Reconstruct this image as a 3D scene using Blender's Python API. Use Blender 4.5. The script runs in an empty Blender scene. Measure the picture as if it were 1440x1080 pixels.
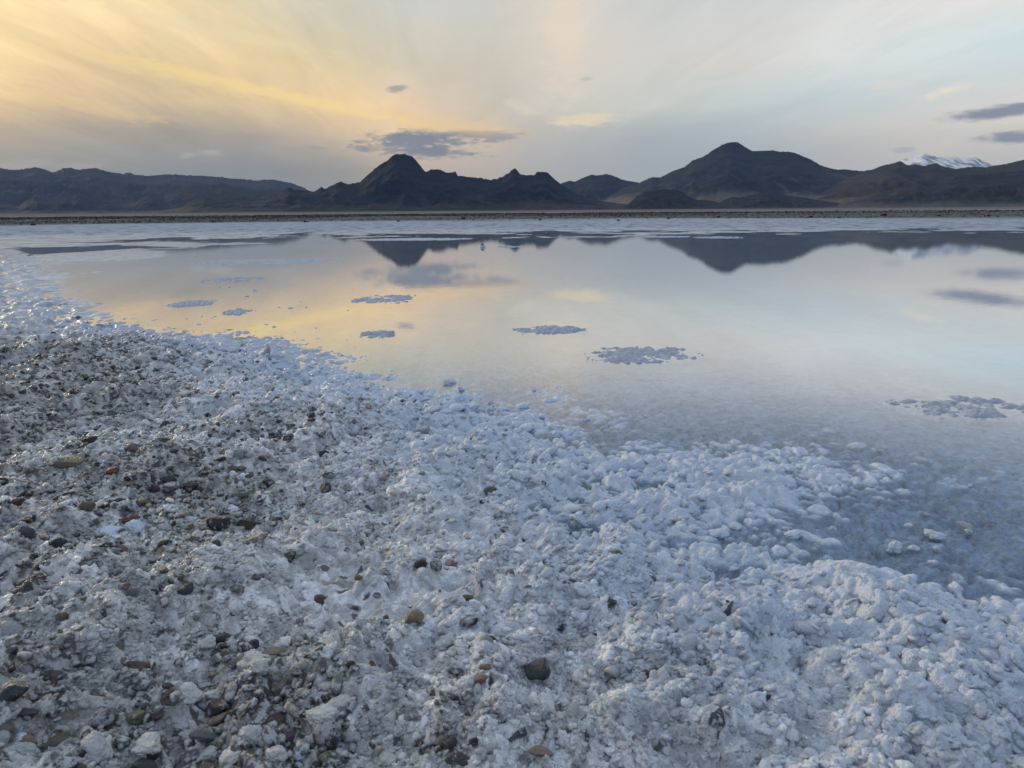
import bpy, bmesh, math, random
import numpy as np
from mathutils import Matrix, Vector

# ------------------------------------------------------------------ camera
scene = bpy.context.scene
COL = scene.collection
F_PX, CX, CY = 1082.0, 720.0, 540.0          # focal length and centre on a 1440 x 1080 frame
EYE = 0.60                                    # eye height over the still water
PITCH, ROLL = math.radians(12.71), math.radians(-0.43)
_F = np.array([0, math.cos(PITCH), -math.sin(PITCH)])
_R0 = np.array([1.0, 0, 0]); _U0 = np.array([0, math.sin(PITCH), math.cos(PITCH)])
_R = _R0 * math.cos(ROLL) + _U0 * math.sin(ROLL)
_U = _U0 * math.cos(ROLL) - _R0 * math.sin(ROLL)
cam_d = bpy.data.cameras.new("camera")
cam = bpy.data.objects.new("camera", cam_d); COL.objects.link(cam)
m = Matrix.Identity(4)
for i in range(3):
    m[i][0], m[i][1], m[i][2] = _R[i], _U[i], -_F[i]
m[2][3] = EYE
cam.matrix_world = m
cam_d.sensor_width = 36.0
cam_d.lens = 36.0 * F_PX / 1440.0
cam_d.clip_start, cam_d.clip_end = 0.05, 60000
cam_d.dof.use_dof = True
cam_d.dof.focus_distance = 2.6
cam_d.dof.aperture_fstop = 16.0
scene.camera = cam


def ray(px, py):
    return _F + ((px - CX) * _R + (CY - py) * _U) / F_PX


def on_ground(px, py):
    d = ray(px, py)
    t = EYE / -d[2]
    return d[0] * t, d[1] * t, t              # t = depth along the camera axis


def az_el(px, py):
    d = ray(px, py)
    return math.degrees(math.atan2(d[0], d[1])), math.degrees(math.atan2(d[2], math.hypot(d[0], d[1])))


def lin(c):
    return tuple(((v / 255) / 12.92 if v / 255 <= 0.04045 else ((v / 255 + 0.055) / 1.055) ** 2.4) for v in c)


# ------------------------------------------------------------------ world: evening sky with thin cirrus
SUN_AZ, SUN_EL = math.radians(-48), math.radians(9)
world = bpy.data.worlds.new("World"); scene.world = world
world.use_nodes = True
wt = world.node_tree; wt.nodes.clear()


class NB:
    """small helper that strings shader nodes together"""
    def __init__(s, tree): s.t = tree
    def new(s, kind, **kw):
        n = s.t.nodes.new(kind)
        for k, v in kw.items(): setattr(n, k, v)
        return n
    def put(s, sock, v):
        if isinstance(v, bpy.types.NodeSocket): s.t.links.new(v, sock)
        else: sock.default_value = v
    def math(s, op, a, b=0.0, c=0.0, clamp=False):
        n = s.new("ShaderNodeMath", operation=op, use_clamp=clamp)
        for k, v in enumerate((a, b, c)): s.put(n.inputs[k], v)
        return n.outputs[0]
    def vmath(s, op, a, b=(0, 0, 0), scale=None):
        n = s.new("ShaderNodeVectorMath", operation=op)
        s.put(n.inputs[0], a); s.put(n.inputs[1], b)
        if scale is not None: s.put(n.inputs[3], scale)
        return n.outputs[0]
    def comb(s, x, y, z=0.0):
        n = s.new("ShaderNodeCombineXYZ")
        for k, v in enumerate((x, y, z)): s.put(n.inputs[k], v)
        return n.outputs[0]
    def maprange(s, v, a, b, c=0.0, d=1.0, smooth=False):
        n = s.new("ShaderNodeMapRange"); n.clamp = True
        if smooth: n.interpolation_type = "SMOOTHSTEP"
        for k, w in zip((0, 1, 2, 3, 4), (v, a, b, c, d)): s.put(n.inputs[k], w)
        return n.outputs[0]
    def noise(s, vec, scale, detail=4.0, rough=0.55, dist=0.0, col=False):
        n = s.new("ShaderNodeTexNoise")
        s.put(n.inputs["Vector"], vec); s.put(n.inputs["Scale"], scale)
        s.put(n.inputs["Detail"], detail); s.put(n.inputs["Roughness"], rough); s.put(n.inputs["Distortion"], dist)
        return n.outputs["Color" if col else 0]
    def mix(s, f, a, b, blend="MIX"):
        n = s.new("ShaderNodeMix", data_type="RGBA", blend_type=blend, clamp_factor=True)
        s.put(n.inputs[0], f)
        s.put(n.inputs[6], a if isinstance(a, bpy.types.NodeSocket) else (*a, 1.0))
        s.put(n.inputs[7], b if isinstance(b, bpy.types.NodeSocket) else (*b, 1.0))
        return n.outputs[2]


W = NB(wt)
gen = W.new("ShaderNodeTexCoord").outputs["Generated"]
sep = W.new("ShaderNodeSeparateXYZ"); W.put(sep.inputs[0], gen)
dx, dy, dz = sep.outputs[0], sep.outputs[1], sep.outputs[2]
el = W.math("MULTIPLY", W.math("ARCSINE", dz), 57.29578)
az = W.math("MULTIPLY", W.math("ARCTAN2", dx, dy), 57.29578)
# slow drift so that no band runs straight
wob = W.noise(W.vmath("MULTIPLY", gen, (3, 3, 9)), 1.6, 3.0)
wobc = W.math("SUBTRACT", wob, 0.5)
azw = W.math("ADD", az, W.math("MULTIPLY", wobc, 9.0))
elw = W.math("ADD", el, W.math("MULTIPLY", wobc, 1.6))
AZS = [-180, -110, -62, -46, -34, -29, -24, -18, -12, -7, 0, 4, 10, 17, 22, 28, 34, 50, 100, 180]
SKY = [  # elevation, colour (as seen, sRGB) at each azimuth of AZS
    (0.0, [(140, 152, 175), (150, 148, 146), (170, 155, 136), (150, 147, 141), (140, 141, 141), (136, 140, 142), (130, 136, 141), (132, 138, 142), (150, 147, 146), (184, 171, 163), (178, 172, 170), (168, 170, 175), (158, 167, 178), (165, 174, 185), (176, 182, 190), (186, 187, 191), (182, 186, 193), (176, 184, 200), (156, 166, 188), (140, 152, 175)]),
    (2.8, [(140, 152, 175), (150, 148, 146), (186, 166, 136), (164, 155, 141), (152, 150, 143), (146, 147, 143), (136, 141, 142), (134, 139, 142), (152, 149, 145), (190, 175, 165), (180, 174, 170), (170, 171, 174), (160, 169, 179), (165, 175, 186), (178, 183, 190), (190, 190, 193), (188, 190, 196), (180, 188, 203), (156, 166, 188), (140, 152, 175)]),
    (5.0, [(140, 152, 175), (150, 148, 146), (240, 206, 145), (226, 196, 143), (186, 168, 140), (166, 156, 140), (160, 153, 140), (163, 156, 146), (190, 175, 155), (228, 203, 170), (198, 190, 178), (182, 185, 186), (168, 180, 190), (174, 186, 197), (196, 199, 202), (212, 210, 208), (216, 212, 209), (186, 194, 206), (156, 166, 188), (140, 152, 175)]),
    (7.0, [(140, 152, 175), (150, 148, 146), (255, 224, 156), (252, 220, 150), (240, 210, 152), (212, 185, 147), (204, 183, 148), (218, 194, 152), (246, 214, 160), (232, 206, 172), (201, 197, 185), (208, 206, 196), (204, 210, 206), (194, 208, 213), (198, 212, 220), (212, 220, 225), (219, 224, 226), (190, 200, 212), (156, 166, 188), (140, 152, 175)]),
    (9.6, [(140, 152, 175), (150, 148, 146), (255, 228, 164), (253, 227, 164), (248, 223, 166), (240, 213, 158), (226, 203, 155), (232, 208, 158), (218, 204, 170), (207, 200, 184), (208, 202, 190), (216, 209, 199), (211, 211, 207), (216, 215, 212), (224, 230, 232), (214, 227, 232), (201, 221, 231), (190, 203, 216), (156, 166, 188), (140, 152, 175)]),
    (12.0, [(140, 152, 175), (150, 148, 146), (255, 230, 170), (253, 230, 172), (250, 228, 170), (246, 222, 172), (240, 216, 168), (230, 212, 170), (209, 204, 183), (207, 203, 190), (210, 207, 196), (226, 216, 203), (210, 213, 211), (213, 214, 214), (222, 224, 224), (234, 234, 234), (229, 231, 231), (194, 206, 220), (156, 166, 188), (140, 152, 175)]),
    (14.5, [(140, 152, 175), (150, 148, 146), (252, 230, 178), (252, 231, 180), (250, 228, 172), (244, 220, 168), (236, 212, 165), (208, 204, 186), (212, 206, 188), (204, 206, 203), (207, 208, 206), (226, 216, 202), (208, 211, 212), (207, 210, 215), (208, 212, 219), (212, 215, 222), (212, 218, 224), (194, 207, 222), (156, 166, 188), (140, 152, 175)]),
    (21.0, [(148, 172, 208), (188, 190, 188), (232, 220, 192), (232, 222, 194), (226, 219, 198), (214, 213, 202), (207, 210, 208), (205, 210, 213), (206, 211, 215), (209, 213, 217), (212, 215, 219), (212, 216, 221), (212, 217, 225), (210, 217, 227), (208, 216, 229), (206, 215, 229), (200, 212, 228), (190, 206, 228), (160, 182, 214), (148, 172, 208)]),
    (33.0, [(156, 182, 218), (182, 194, 208), (212, 214, 212), (212, 216, 216), (206, 213, 220)] + [(202, 215, 232)] * 11 + [(200, 214, 234), (192, 210, 236), (168, 192, 224), (156, 182, 218)]),
    (55.0, [(184, 206, 238), (198, 213, 238), (216, 227, 242), (218, 229, 244)] + [(220, 232, 247)] * 12 + [(218, 231, 248), (208, 225, 246), (194, 213, 242), (184, 206, 238)]),
    (90.0, [(222, 235, 252)] * 20),
]
azn = W.maprange(azw, -180, 180)
sky_c = None
for k, (e, cols) in enumerate(SKY):
    r = W.new("ShaderNodeValToRGB"); W.put(r.inputs[0], azn)
    cr = r.color_ramp; cr.interpolation = "B_SPLINE" if False else "LINEAR"
    while len(cr.elements) > 1: cr.elements.remove(cr.elements[-1])
    for j, (a, c) in enumerate(zip(AZS, cols)):
        p = (a + 180) / 360
        elx = cr.elements[0] if j == 0 else cr.elements.new(p)
        elx.position = p; elx.color = (*lin(c), 1)
    sky_c = r.outputs[0] if sky_c is None else W.mix(W.maprange(elw, SKY[k - 1][0], e), sky_c, r.outputs[0])

# cirrus drawn out along one wind direction on a high cloud deck
HEAD = math.radians(-4)
den = W.math("ADD", W.math("MAXIMUM", dz, 0.0), 0.05)
pu = W.math("DIVIDE", W.math("ADD", W.math("MULTIPLY", dx, math.cos(HEAD)), W.math("MULTIPLY", dy, -math.sin(HEAD))), den)
pv = W.math("DIVIDE", W.math("ADD", W.math("MULTIPLY", dx, math.sin(HEAD)), W.math("MULTIPLY", dy, math.cos(HEAD))), den)
deck = W.comb(W.math("MULTIPLY", pu, 3.4), W.math("MULTIPLY", pv, 0.50))
st1 = W.noise(deck, 1.0, 9.0, 0.66, 0.7)
deck2 = W.comb(W.math("MULTIPLY", pu, 0.75), W.math("MULTIPLY", pv, 0.22), 3.7)
st2 = W.noise(deck2, 1.0, 5.0, 0.6, 0.9)
streak = W.math("ADD", W.math("MULTIPLY", W.math("SUBTRACT", st1, 0.47), 0.95), W.math("MULTIPLY", W.math("SUBTRACT", st2, 0.47), 0.75))
leftness = W.maprange(az, -3, -24, 0.30, 0.85)
streak = W.math("ADD", streak, W.maprange(az, -10, -28, 0.02, 0.16))
highness = W.maprange(el, 2.5, 7.0, 0.25, 1.0)
amt = W.math("MULTIPLY", W.math("MULTIPLY", streak, leftness), highness)
gain = W.math("ADD", 1.0, W.math("MULTIPLY", amt, 0.85))
sky_c = W.vmath("SCALE", sky_c, scale=gain)
# dim bands go greyer, bright bands keep their colour
dimf = W.math("MULTIPLY", W.maprange(amt, 0.0, -0.22), 0.35)
sky_c = W.mix(dimf, sky_c, lin((204, 200, 190)))

# single small clouds: (px, py, half width, half height in px, tilt, colour, strength, edge break-up)
CLOUDS = [
    (592, 197, 84, 13, -2, (124, 131, 142), 0.95, 1.6), (606, 214, 62, 8, 2, (120, 128, 142), 0.95, 1.2), (540, 208, 44, 6, 0, (134, 138, 146), 0.8, 1.5),
    (694, 191, 40, 7, 2, (140, 144, 155), 0.8, 1.6), (640, 188, 40, 6, -4, (122, 128, 144), 0.8, 1.0),
    (561, 124, 15, 5, -8, (160, 158, 156), 0.8, 1.0), (824, 111, 9, 3, 0, (180, 180, 184), 0.6, 0.8),
    (1420, 155, 64, 8, -4, (128, 138, 156), 0.95, 0.7), (1428, 193, 50, 7, 0, (130, 140, 158), 0.95, 0.7),
    (1271, 211, 15, 4.5, 0, (165, 170, 182), 0.7, 0.7), (1335, 127, 24, 6, -12, (236, 230, 216), 0.85, 0.9),
    (1245, 120, 30, 6, 0, (222, 222, 218), 0.6, 1.2), (822, 168, 46, 9, -3, (236, 222, 190), 0.7, 0.9),
    (298, 214, 17, 4.5, 0, (186, 182, 174), 0.5, 0.9), (262, 219, 10, 4, -15, (180, 178, 172), 0.45, 0.9),
    (445, 208, 18, 3, 3, (150, 150, 152), 0.5, 0.9), (30, 231, 34, 6, -6, (176, 172, 166), 0.5, 1.0),
    (110, 233, 26, 4, 0, (172, 170, 168), 0.45, 1.0), (890, 189, 26, 4, -4, (182, 188, 196), 0.5, 1.0),
    (796, 40, 34, 105, 4, (234, 220, 202), 0.5, 1.0), (420, 6, 34, 12, 8, (224, 214, 196), 0.5, 1.0),
    (730, 150, 26, 7, 20, (224, 216, 200), 0.5, 1.2), (600, 172, 120, 13, 6, (240, 208, 152), 0.6, 0.6),
    (390, 132, 190, 8, 10.5, (250, 222, 152), 0.75, 0.8), (250, 106, 130, 9, 12, (244, 218, 150), 0.5, 1.0),
    (300, 42, 170, 10, 9, (238, 222, 176), 0.5, 1.1), (130, 150, 90, 10, 9, (246, 216, 146), 0.30, 1.5),
]
nz = W.noise(W.vmath("MULTIPLY", gen, (1, 1, 3.2)), 26.0, 7.0, 0.68)
nzb = W.noise(W.vmath("MULTIPLY", gen, (1, 1, 4.5)), 60.0, 4.0, 0.6)
nzc = W.math("ADD", W.math("MULTIPLY", W.math("SUBTRACT", nz, 0.5), 1.3), W.math("MULTIPLY", W.math("SUBTRACT", nzb, 0.5), 0.9))
for (px, py, hw, hh, tilt, colr, stren, brk) in CLOUDS:
    a0, e0 = az_el(px, py)
    kx, ky = 57.3 / F_PX * hw, 57.3 / F_PX * hh
    ca, sa = math.cos(math.radians(tilt)), math.sin(math.radians(tilt))
    da = W.math("SUBTRACT", az, a0); de = W.math("SUBTRACT", el, e0)
    u = W.math("DIVIDE", W.math("SUBTRACT", W.math("MULTIPLY", da, ca), W.math("MULTIPLY", de, sa)), kx)
    v = W.math("DIVIDE", W.math("ADD", W.math("MULTIPLY", da, sa), W.math("MULTIPLY", de, ca)), ky)
    d2 = W.math("SQRT", W.math("ADD", W.math("MULTIPLY", u, u), W.math("MULTIPLY", v, v)))
    d2 = W.math("ADD", d2, W.math("MULTIPLY", nzc, brk * 1.5))
    sky_c = W.mix(W.math("MULTIPLY", W.maprange(d2, 1.25, 0.35, smooth=True), stren), sky_c, lin(colr))

nish = W.new("ShaderNodeTexSky", sky_type="NISHITA", sun_disc=False)
nish.sun_elevation = SUN_EL; nish.sun_rotation = SUN_AZ; nish.air_density = 1.0
nis = W.vmath("SCALE", nish.outputs[0], scale=0.10)
sky_c = W.mix(W.maprange(el, 16, 50, 0.0, 0.35), sky_c, nis)
sky_c = W.mix(W.maprange(el, 0.0, -4.0), sky_c, (0.16, 0.16, 0.17))
hs = W.new("ShaderNodeHueSaturation"); hs.inputs["Saturation"].default_value = 0.98; W.put(hs.inputs["Color"], sky_c); sky_c = hs.outputs[0]
bg = W.new("ShaderNodeBackground"); W.put(bg.inputs[0], sky_c); W.put(bg.inputs[1], 0.97)
wo = W.new("ShaderNodeOutputWorld"); wt.links.new(bg.outputs[0], wo.inputs[0])

# veiled low sun, far to the left
sun_d = bpy.data.lights.new("sun", "SUN")
sun_d.energy = 1.3; sun_d.angle = math.radians(12); sun_d.color = (1.0, 0.86, 0.66)
sun = bpy.data.objects.new("sun", sun_d); COL.objects.link(sun)
sv = Vector((math.sin(SUN_AZ) * math.cos(SUN_EL), math.cos(SUN_AZ) * math.cos(SUN_EL), math.sin(SUN_EL)))
sun.rotation_euler = sv.to_track_quat("Z", "Y").to_euler()

scene.view_settings.view_transform = "Standard"
scene.view_settings.look = "None"
scene.view_settings.exposure = 0.0
scene.view_settings.gamma = 1.0
scene.render.engine = "CYCLES"
cy = scene.cycles
cy.max_bounces = 8; cy.diffuse_bounces = 1; cy.glossy_bounces = 3; cy.transparent_max_bounces = 12
cy.volume_bounces = 1
cy.use_denoising = True
cy.denoising_input_passes = "RGB_ALBEDO_NORMAL"
cy.use_adaptive_sampling = False


# ------------------------------------------------------------------ noise on arrays
def _h(ix, iy, seed):
    h = (ix.astype(np.int64) * 374761393 + iy.astype(np.int64) * 668265263 + seed * 974634777) & 0xFFFFFFFF
    h = ((h ^ (h >> 13)) * 1274126177) & 0xFFFFFFFF
    h = ((h ^ (h >> 15)) * 2246822519) & 0xFFFFFFFF
    return (h ^ (h >> 16)) & 0xFFFFFFFF


def _u(h, k):
    return (((h * (2 * k + 2654435761)) & 0xFFFFFFFF) >> 8).astype(np.float32) * np.float32(1 / 16777216.0)


def gnoise(x, y, seed):
    xi = np.floor(x); yi = np.floor(y)
    fx = (x - xi).astype(np.float32); fy = (y - yi).astype(np.float32)
    xi = xi.astype(np.int64); yi = yi.astype(np.int64)
    sx = fx * fx * fx * (fx * (fx * 6 - 15) + 10); sy = fy * fy * fy * (fy * (fy * 6 - 15) + 10)
    r = []
    for j in (0, 1):
        for i in (0, 1):
            a = _u(_h(xi + i, yi + j, seed), 1) * np.float32(6.2831853)
            r.append(np.cos(a) * (fx - i) + np.sin(a) * (fy - j))
    return ((r[0] + sx * (r[1] - r[0])) * (1 - sy) + (r[2] + sx * (r[3] - r[2])) * sy) * np.float32(1.4)


def fbm(x, y, seed, octs=4, gain=0.5):
    t = 0.0; a = 1.0; n = 0.0
    for k in range(octs):
        t = t + a * gnoise(x * 2 ** k + 13.7 * k, y * 2 ** k - 7.3 * k, seed + k)
        n += a; a *= gain
    return t / n


def domes(x, y, s, seed, r0=0.42, r1=0.85, p=0.6):
    """bulbous lumps: the upper hull of randomly sized domes, about one per cell of size s"""
    x = x / s; y = y / s
    xi = np.floor(x).astype(np.int64); yi = np.floor(y).astype(np.int64)
    out = np.zeros(x.shape, np.float32)
    for j in (-1, 0, 1):
        for i in (-1, 0, 1):
            h = _h(xi + i, yi + j, seed)
            cx = xi + i + 0.1 + 0.8 * _u(h, 3); cy_ = yi + j + 0.1 + 0.8 * _u(h, 7)
            rr = r0 + (r1 - r0) * _u(h, 11) ** 1.5
            q = 1 - ((x - cx) ** 2 + (y - cy_) ** 2).astype(np.float32) / (rr * rr)
            out = np.maximum(out, rr * np.maximum(q, 0) ** p)
    return out


def chips(x, y, s, seed):
    """crystal plates: every cell its own height and tilt, with hard steps between; also returns a random number per cell"""
    x = x / s; y = y / s
    xi = np.floor(x).astype(np.int64); yi = np.floor(y).astype(np.int64)
    best = np.full(x.shape, 9.0, np.float32); hb = np.zeros(x.shape, np.int64)
    ox = np.zeros(x.shape, np.float32); oy = np.zeros(x.shape, np.float32)
    for j in (-1, 0, 1):
        for i in (-1, 0, 1):
            h = _h(xi + i, yi + j, seed)
            ex = (x - (xi + i + 0.05 + 0.9 * _u(h, 3))).astype(np.float32); ey = (y - (yi + j + 0.05 + 0.9 * _u(h, 7))).astype(np.float32)
            q = (ex * ex + ey * ey) / (0.55 + 0.9 * _u(h, 17))
            k = q < best
            best = np.where(k, q, best); hb = np.where(k, h, hb); ox = np.where(k, ex, ox); oy = np.where(k, ey, oy)
    ta = _u(hb, 23) * 6.283; tm = 0.9 * _u(hb, 29)
    return _u(hb, 31) + tm * (ox * np.cos(ta) + oy * np.sin(ta)) - 0.45 * best, _u(hb, 37), _u(hb, 41)


def smooth(a, b, v):
    t = np.clip((v - a) / (b - a), 0, 1)
    return t * t * (3 - 2 * t)


# ------------------------------------------------------------------ helpers for objects
def tag(o, label=None, cat=None, group=None, kind=None):
    if label: o["label"] = label
    if cat: o["category"] = cat
    if group: o["group"] = group
    if kind: o["kind"] = kind
    return o


def mesh_from(name, verts, faces, mat=None, smooth_=True, colors=None):
    """faces: an (n, k) index array"""
    me = bpy.data.meshes.new(name)
    nv, (nf, k) = len(verts), faces.shape
    me.vertices.add(nv); me.loops.add(nf * k); me.polygons.add(nf)
    me.vertices.foreach_set("co", np.ascontiguousarray(verts, np.float32).ravel())
    me.loops.foreach_set("vertex_index", np.ascontiguousarray(faces, np.int32).ravel())
    me.polygons.foreach_set("loop_start", np.arange(0, nf * k, k, dtype=np.int32))
    me.polygons.foreach_set("use_smooth", np.full(nf, smooth_, bool))
    if colors is not None:
        a = me.color_attributes.new("tint", "FLOAT_COLOR", "POINT")
        c4 = np.ones((nv, 4), np.float32); c4[:, :3] = colors
        a.data.foreach_set("color", c4.ravel())
    me.update(calc_edges=True)
    if mat: me.materials.append(mat)
    return me


def link(name, me):
    o = bpy.data.objects.new(name, me); COL.objects.link(o)
    return o


def material(name):
    mt = bpy.data.materials.new(name); mt.use_nodes = True
    mt.node_tree.nodes.clear()
    N = NB(mt.node_tree)
    out = N.new("ShaderNodeOutputMaterial")
    return mt, N, out


# ------------------------------------------------------------------ materials
def salt_material(name="salt_crust", use_attr=True, bump=0.6):
    mt, N, out = material(name)
    b = N.new("ShaderNodeBsdfPrincipled")
    geo = N.new("ShaderNodeNewGeometry").outputs["Position"]
    tc = geo if use_attr else N.new("ShaderNodeTexCoord").outputs["Object"]
    if use_attr:
        at = N.new("ShaderNodeAttribute", attribute_name="tint"); base = at.outputs["Color"]
    else:
        base = N.new("ShaderNodeObjectInfo").outputs["Color"]
    s1 = 1.0 if use_attr else 0.018
    grain = N.noise(tc, 420.0 * s1, 3.0, 0.6)
    blot = N.noise(tc, 60.0 * s1, 4.0, 0.6)
    k = N.math("ADD", 0.78, N.math("ADD", N.math("MULTIPLY", grain, 0.36), N.math("MULTIPLY", blot, 0.24)))
    col = N.vmath("SCALE", base, scale=k)
    N.put(b.inputs["Base Color"], col)
    rg = N.noise(tc, 160.0 * s1, 3.0)
    N.put(b.inputs["Roughness"], N.maprange(rg, 0.3, 0.7, 0.24, 0.62))
    if use_attr:       # damp, glossy salt near the water; dusty dry pan far out
        ln = N.new("ShaderNodeVectorMath", operation="LENGTH"); N.put(ln.inputs[0], geo)
        N.put(b.inputs["Specular IOR Level"], N.maprange(ln.outputs["Value"], 10, 26, 0.6, 0.0))
    b.inputs["Specular IOR Level"].default_value = 0.6
    n1 = N.noise(tc, 300.0 * s1, 4.0, 0.65)
    bp = N.new("ShaderNodeBump"); bp.inputs["Strength"].default_value = bump; bp.inputs["Distance"].default_value = 0.004
    vo = N.new("ShaderNodeTexVoronoi"); N.put(vo.inputs["Vector"], tc); vo.inputs["Scale"].default_value = 230.0 * s1
    vo2 = N.new("ShaderNodeTexVoronoi"); N.put(vo2.inputs["Vector"], tc); vo2.inputs["Scale"].default_value = 520.0 * s1
    hgt = N.math("SUBTRACT", N.math("MULTIPLY", n1, 0.8), N.math("ADD", N.math("MULTIPLY", vo.outputs["Distance"], 0.9), N.math("MULTIPLY", vo2.outputs["Distance"], 0.4)))
    N.put(bp.inputs["Height"], hgt)
    mt.node_tree.links.new(bp.outputs[0], b.inputs["Normal"])
    mt.node_tree.links.new(b.outputs[0], out.inputs[0])
    return mt


M_GROUND = salt_material("salt_ground")
M_SALT = salt_material("salt_lump", False)

M_STONE, N, out = material("stone")
b = N.new("ShaderNodeBsdfPrincipled")
oi = N.new("ShaderNodeObjectInfo")
tc = N.vmath("ADD", N.new("ShaderNodeTexCoord").outputs["Object"], N.vmath("SCALE", N.comb(1.0, 0.7, 0.3), scale=N.math("MULTIPLY", oi.outputs["Random"], 40)))
n1 = N.noise(tc, 3.0, 6.0, 0.65); n2 = N.noise(tc, 1.4, 5.0, 0.65); n3 = N.noise(tc, 14.0, 3.0)
col = N.vmath("SCALE", oi.outputs["Color"], scale=N.math("ADD", 0.45, N.math("MULTIPLY", n1, 1.1)))
thr = N.maprange(oi.outputs["Random"], 0, 1, 0.46, 0.74)
cr_ = N.math("ADD", n2, N.math("MULTIPLY", N.math("SUBTRACT", n3, 0.5), 0.35))
sm = N.math("MULTIPLY", N.maprange(N.math("SUBTRACT", cr_, thr), -0.02, 0.05), 0.8)
N.put(b.inputs["Base Color"], N.mix(sm, col, (0.60, 0.60, 0.60)))
b.inputs["Roughness"].default_value = 0.42
bp = N.new("ShaderNodeBump"); bp.inputs["Strength"].default_value = 0.5; bp.inputs["Distance"].default_value = 0.12
N.put(bp.inputs["Height"], N.math("ADD", n1, N.math("MULTIPLY", sm, 0.6)))
M_STONE.node_tree.links.new(bp.outputs[0], b.inputs["Normal"])
M_STONE.node_tree.links.new(b.outputs[0], out.inputs[0])

M_GRAVEL, N, out = material("gravel")
b = N.new("ShaderNodeBsdfPrincipled")
at = N.new("ShaderNodeAttribute", attribute_name="tint")
pos = N.new("ShaderNodeNewGeometry").outputs["Position"]
g1 = N.noise(pos, 120.0, 4.0, 0.65)
N.put(b.inputs["Base Color"], N.mix(N.math("MULTIPLY", N.maprange(g1, 0.46, 0.58), 0.75), N.vmath("SCALE", at.outputs["Color"], scale=N.math("ADD", 0.6, N.math("MULTIPLY", g1, 0.8))), (0.60, 0.60, 0.60)))
b.inputs["Roughness"].default_value = 0.65
M_GRAVEL.node_tree.links.new(b.outputs[0], out.inputs[0])

M_WATER, N, out = material("still_water")
tr = N.new("ShaderNodeBsdfTransparent"); tr.inputs[0].default_value = (0.94, 0.97, 0.99, 1)
gl = N.new("ShaderNodeBsdfGlossy"); gl.inputs["Roughness"].default_value = 0.008; gl.inputs[0].default_value = (0.92, 0.935, 0.955, 1)
pos = N.new("ShaderNodeNewGeometry").outputs["Position"]
rip = N.noise(N.vmath("MULTIPLY", pos, (1.0, 1.0, 1.0)), 14.0, 3.0, 0.5)
bp = N.new("ShaderNodeBump"); bp.inputs["Strength"].default_value = 0.05; bp.inputs["Distance"].default_value = 0.004
N.put(bp.inputs["Height"], rip)
M_WATER.node_tree.links.new(bp.outputs[0], gl.inputs["Normal"])
inc = N.new("ShaderNodeNewGeometry").outputs["Incoming"]
dt = N.new("ShaderNodeVectorMath", operation="DOT_PRODUCT"); N.put(dt.inputs[0], inc); N.put(dt.inputs[1], bp.outputs[0])
schlick = N.math("ADD", 0.02, N.math("MULTIPLY", N.math("POWER", N.math("SUBTRACT", 1.0, N.math("ABSOLUTE", dt.outputs["Value"])), 5.0), 0.98))
mx = N.new("ShaderNodeMixShader")
M_WATER.node_tree.links.new(N.maprange(schlick, 0.13, 0.47, 0.07, 0.84, True), mx.inputs[0]); M_WATER.node_tree.links.new(tr.outputs[0], mx.inputs[1])
M_WATER.node_tree.links.new(gl.outputs[0], mx.inputs[2]); M_WATER.node_tree.links.new(mx.outputs[0], out.inputs[0])

M_ROCK, N, out = material("mountain_rock")
b = N.new("ShaderNodeBsdfPrincipled")
at = N.new("ShaderNodeAttribute", attribute_name="tint")
pos = N.new("ShaderNodeNewGeometry").outputs["Position"]
r1 = N.noise(N.vmath("MULTIPLY", pos, (1, 1, 2.5)), 0.012, 7.0, 0.65)
N.put(b.inputs["Base Color"], N.vmath("SCALE", at.outputs["Color"], scale=N.math("ADD", 0.45, N.math("MULTIPLY", r1, 1.1))))
b.inputs["Roughness"].default_value = 0.95; b.inputs["Specular IOR Level"].default_value = 0.1
M_ROCK.node_tree.links.new(b.outputs[0], out.inputs[0])

M_SCRUB, N, out = material("scrub_leaf")
b = N.new("ShaderNodeBsdfPrincipled")
at = N.new("ShaderNodeAttribute", attribute_name="tint")
N.put(b.inputs["Base Color"], at.outputs["Color"]); b.inputs["Roughness"].default_value = 0.9
M_SCRUB.node_tree.links.new(b.outputs[0], out.inputs[0])

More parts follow.
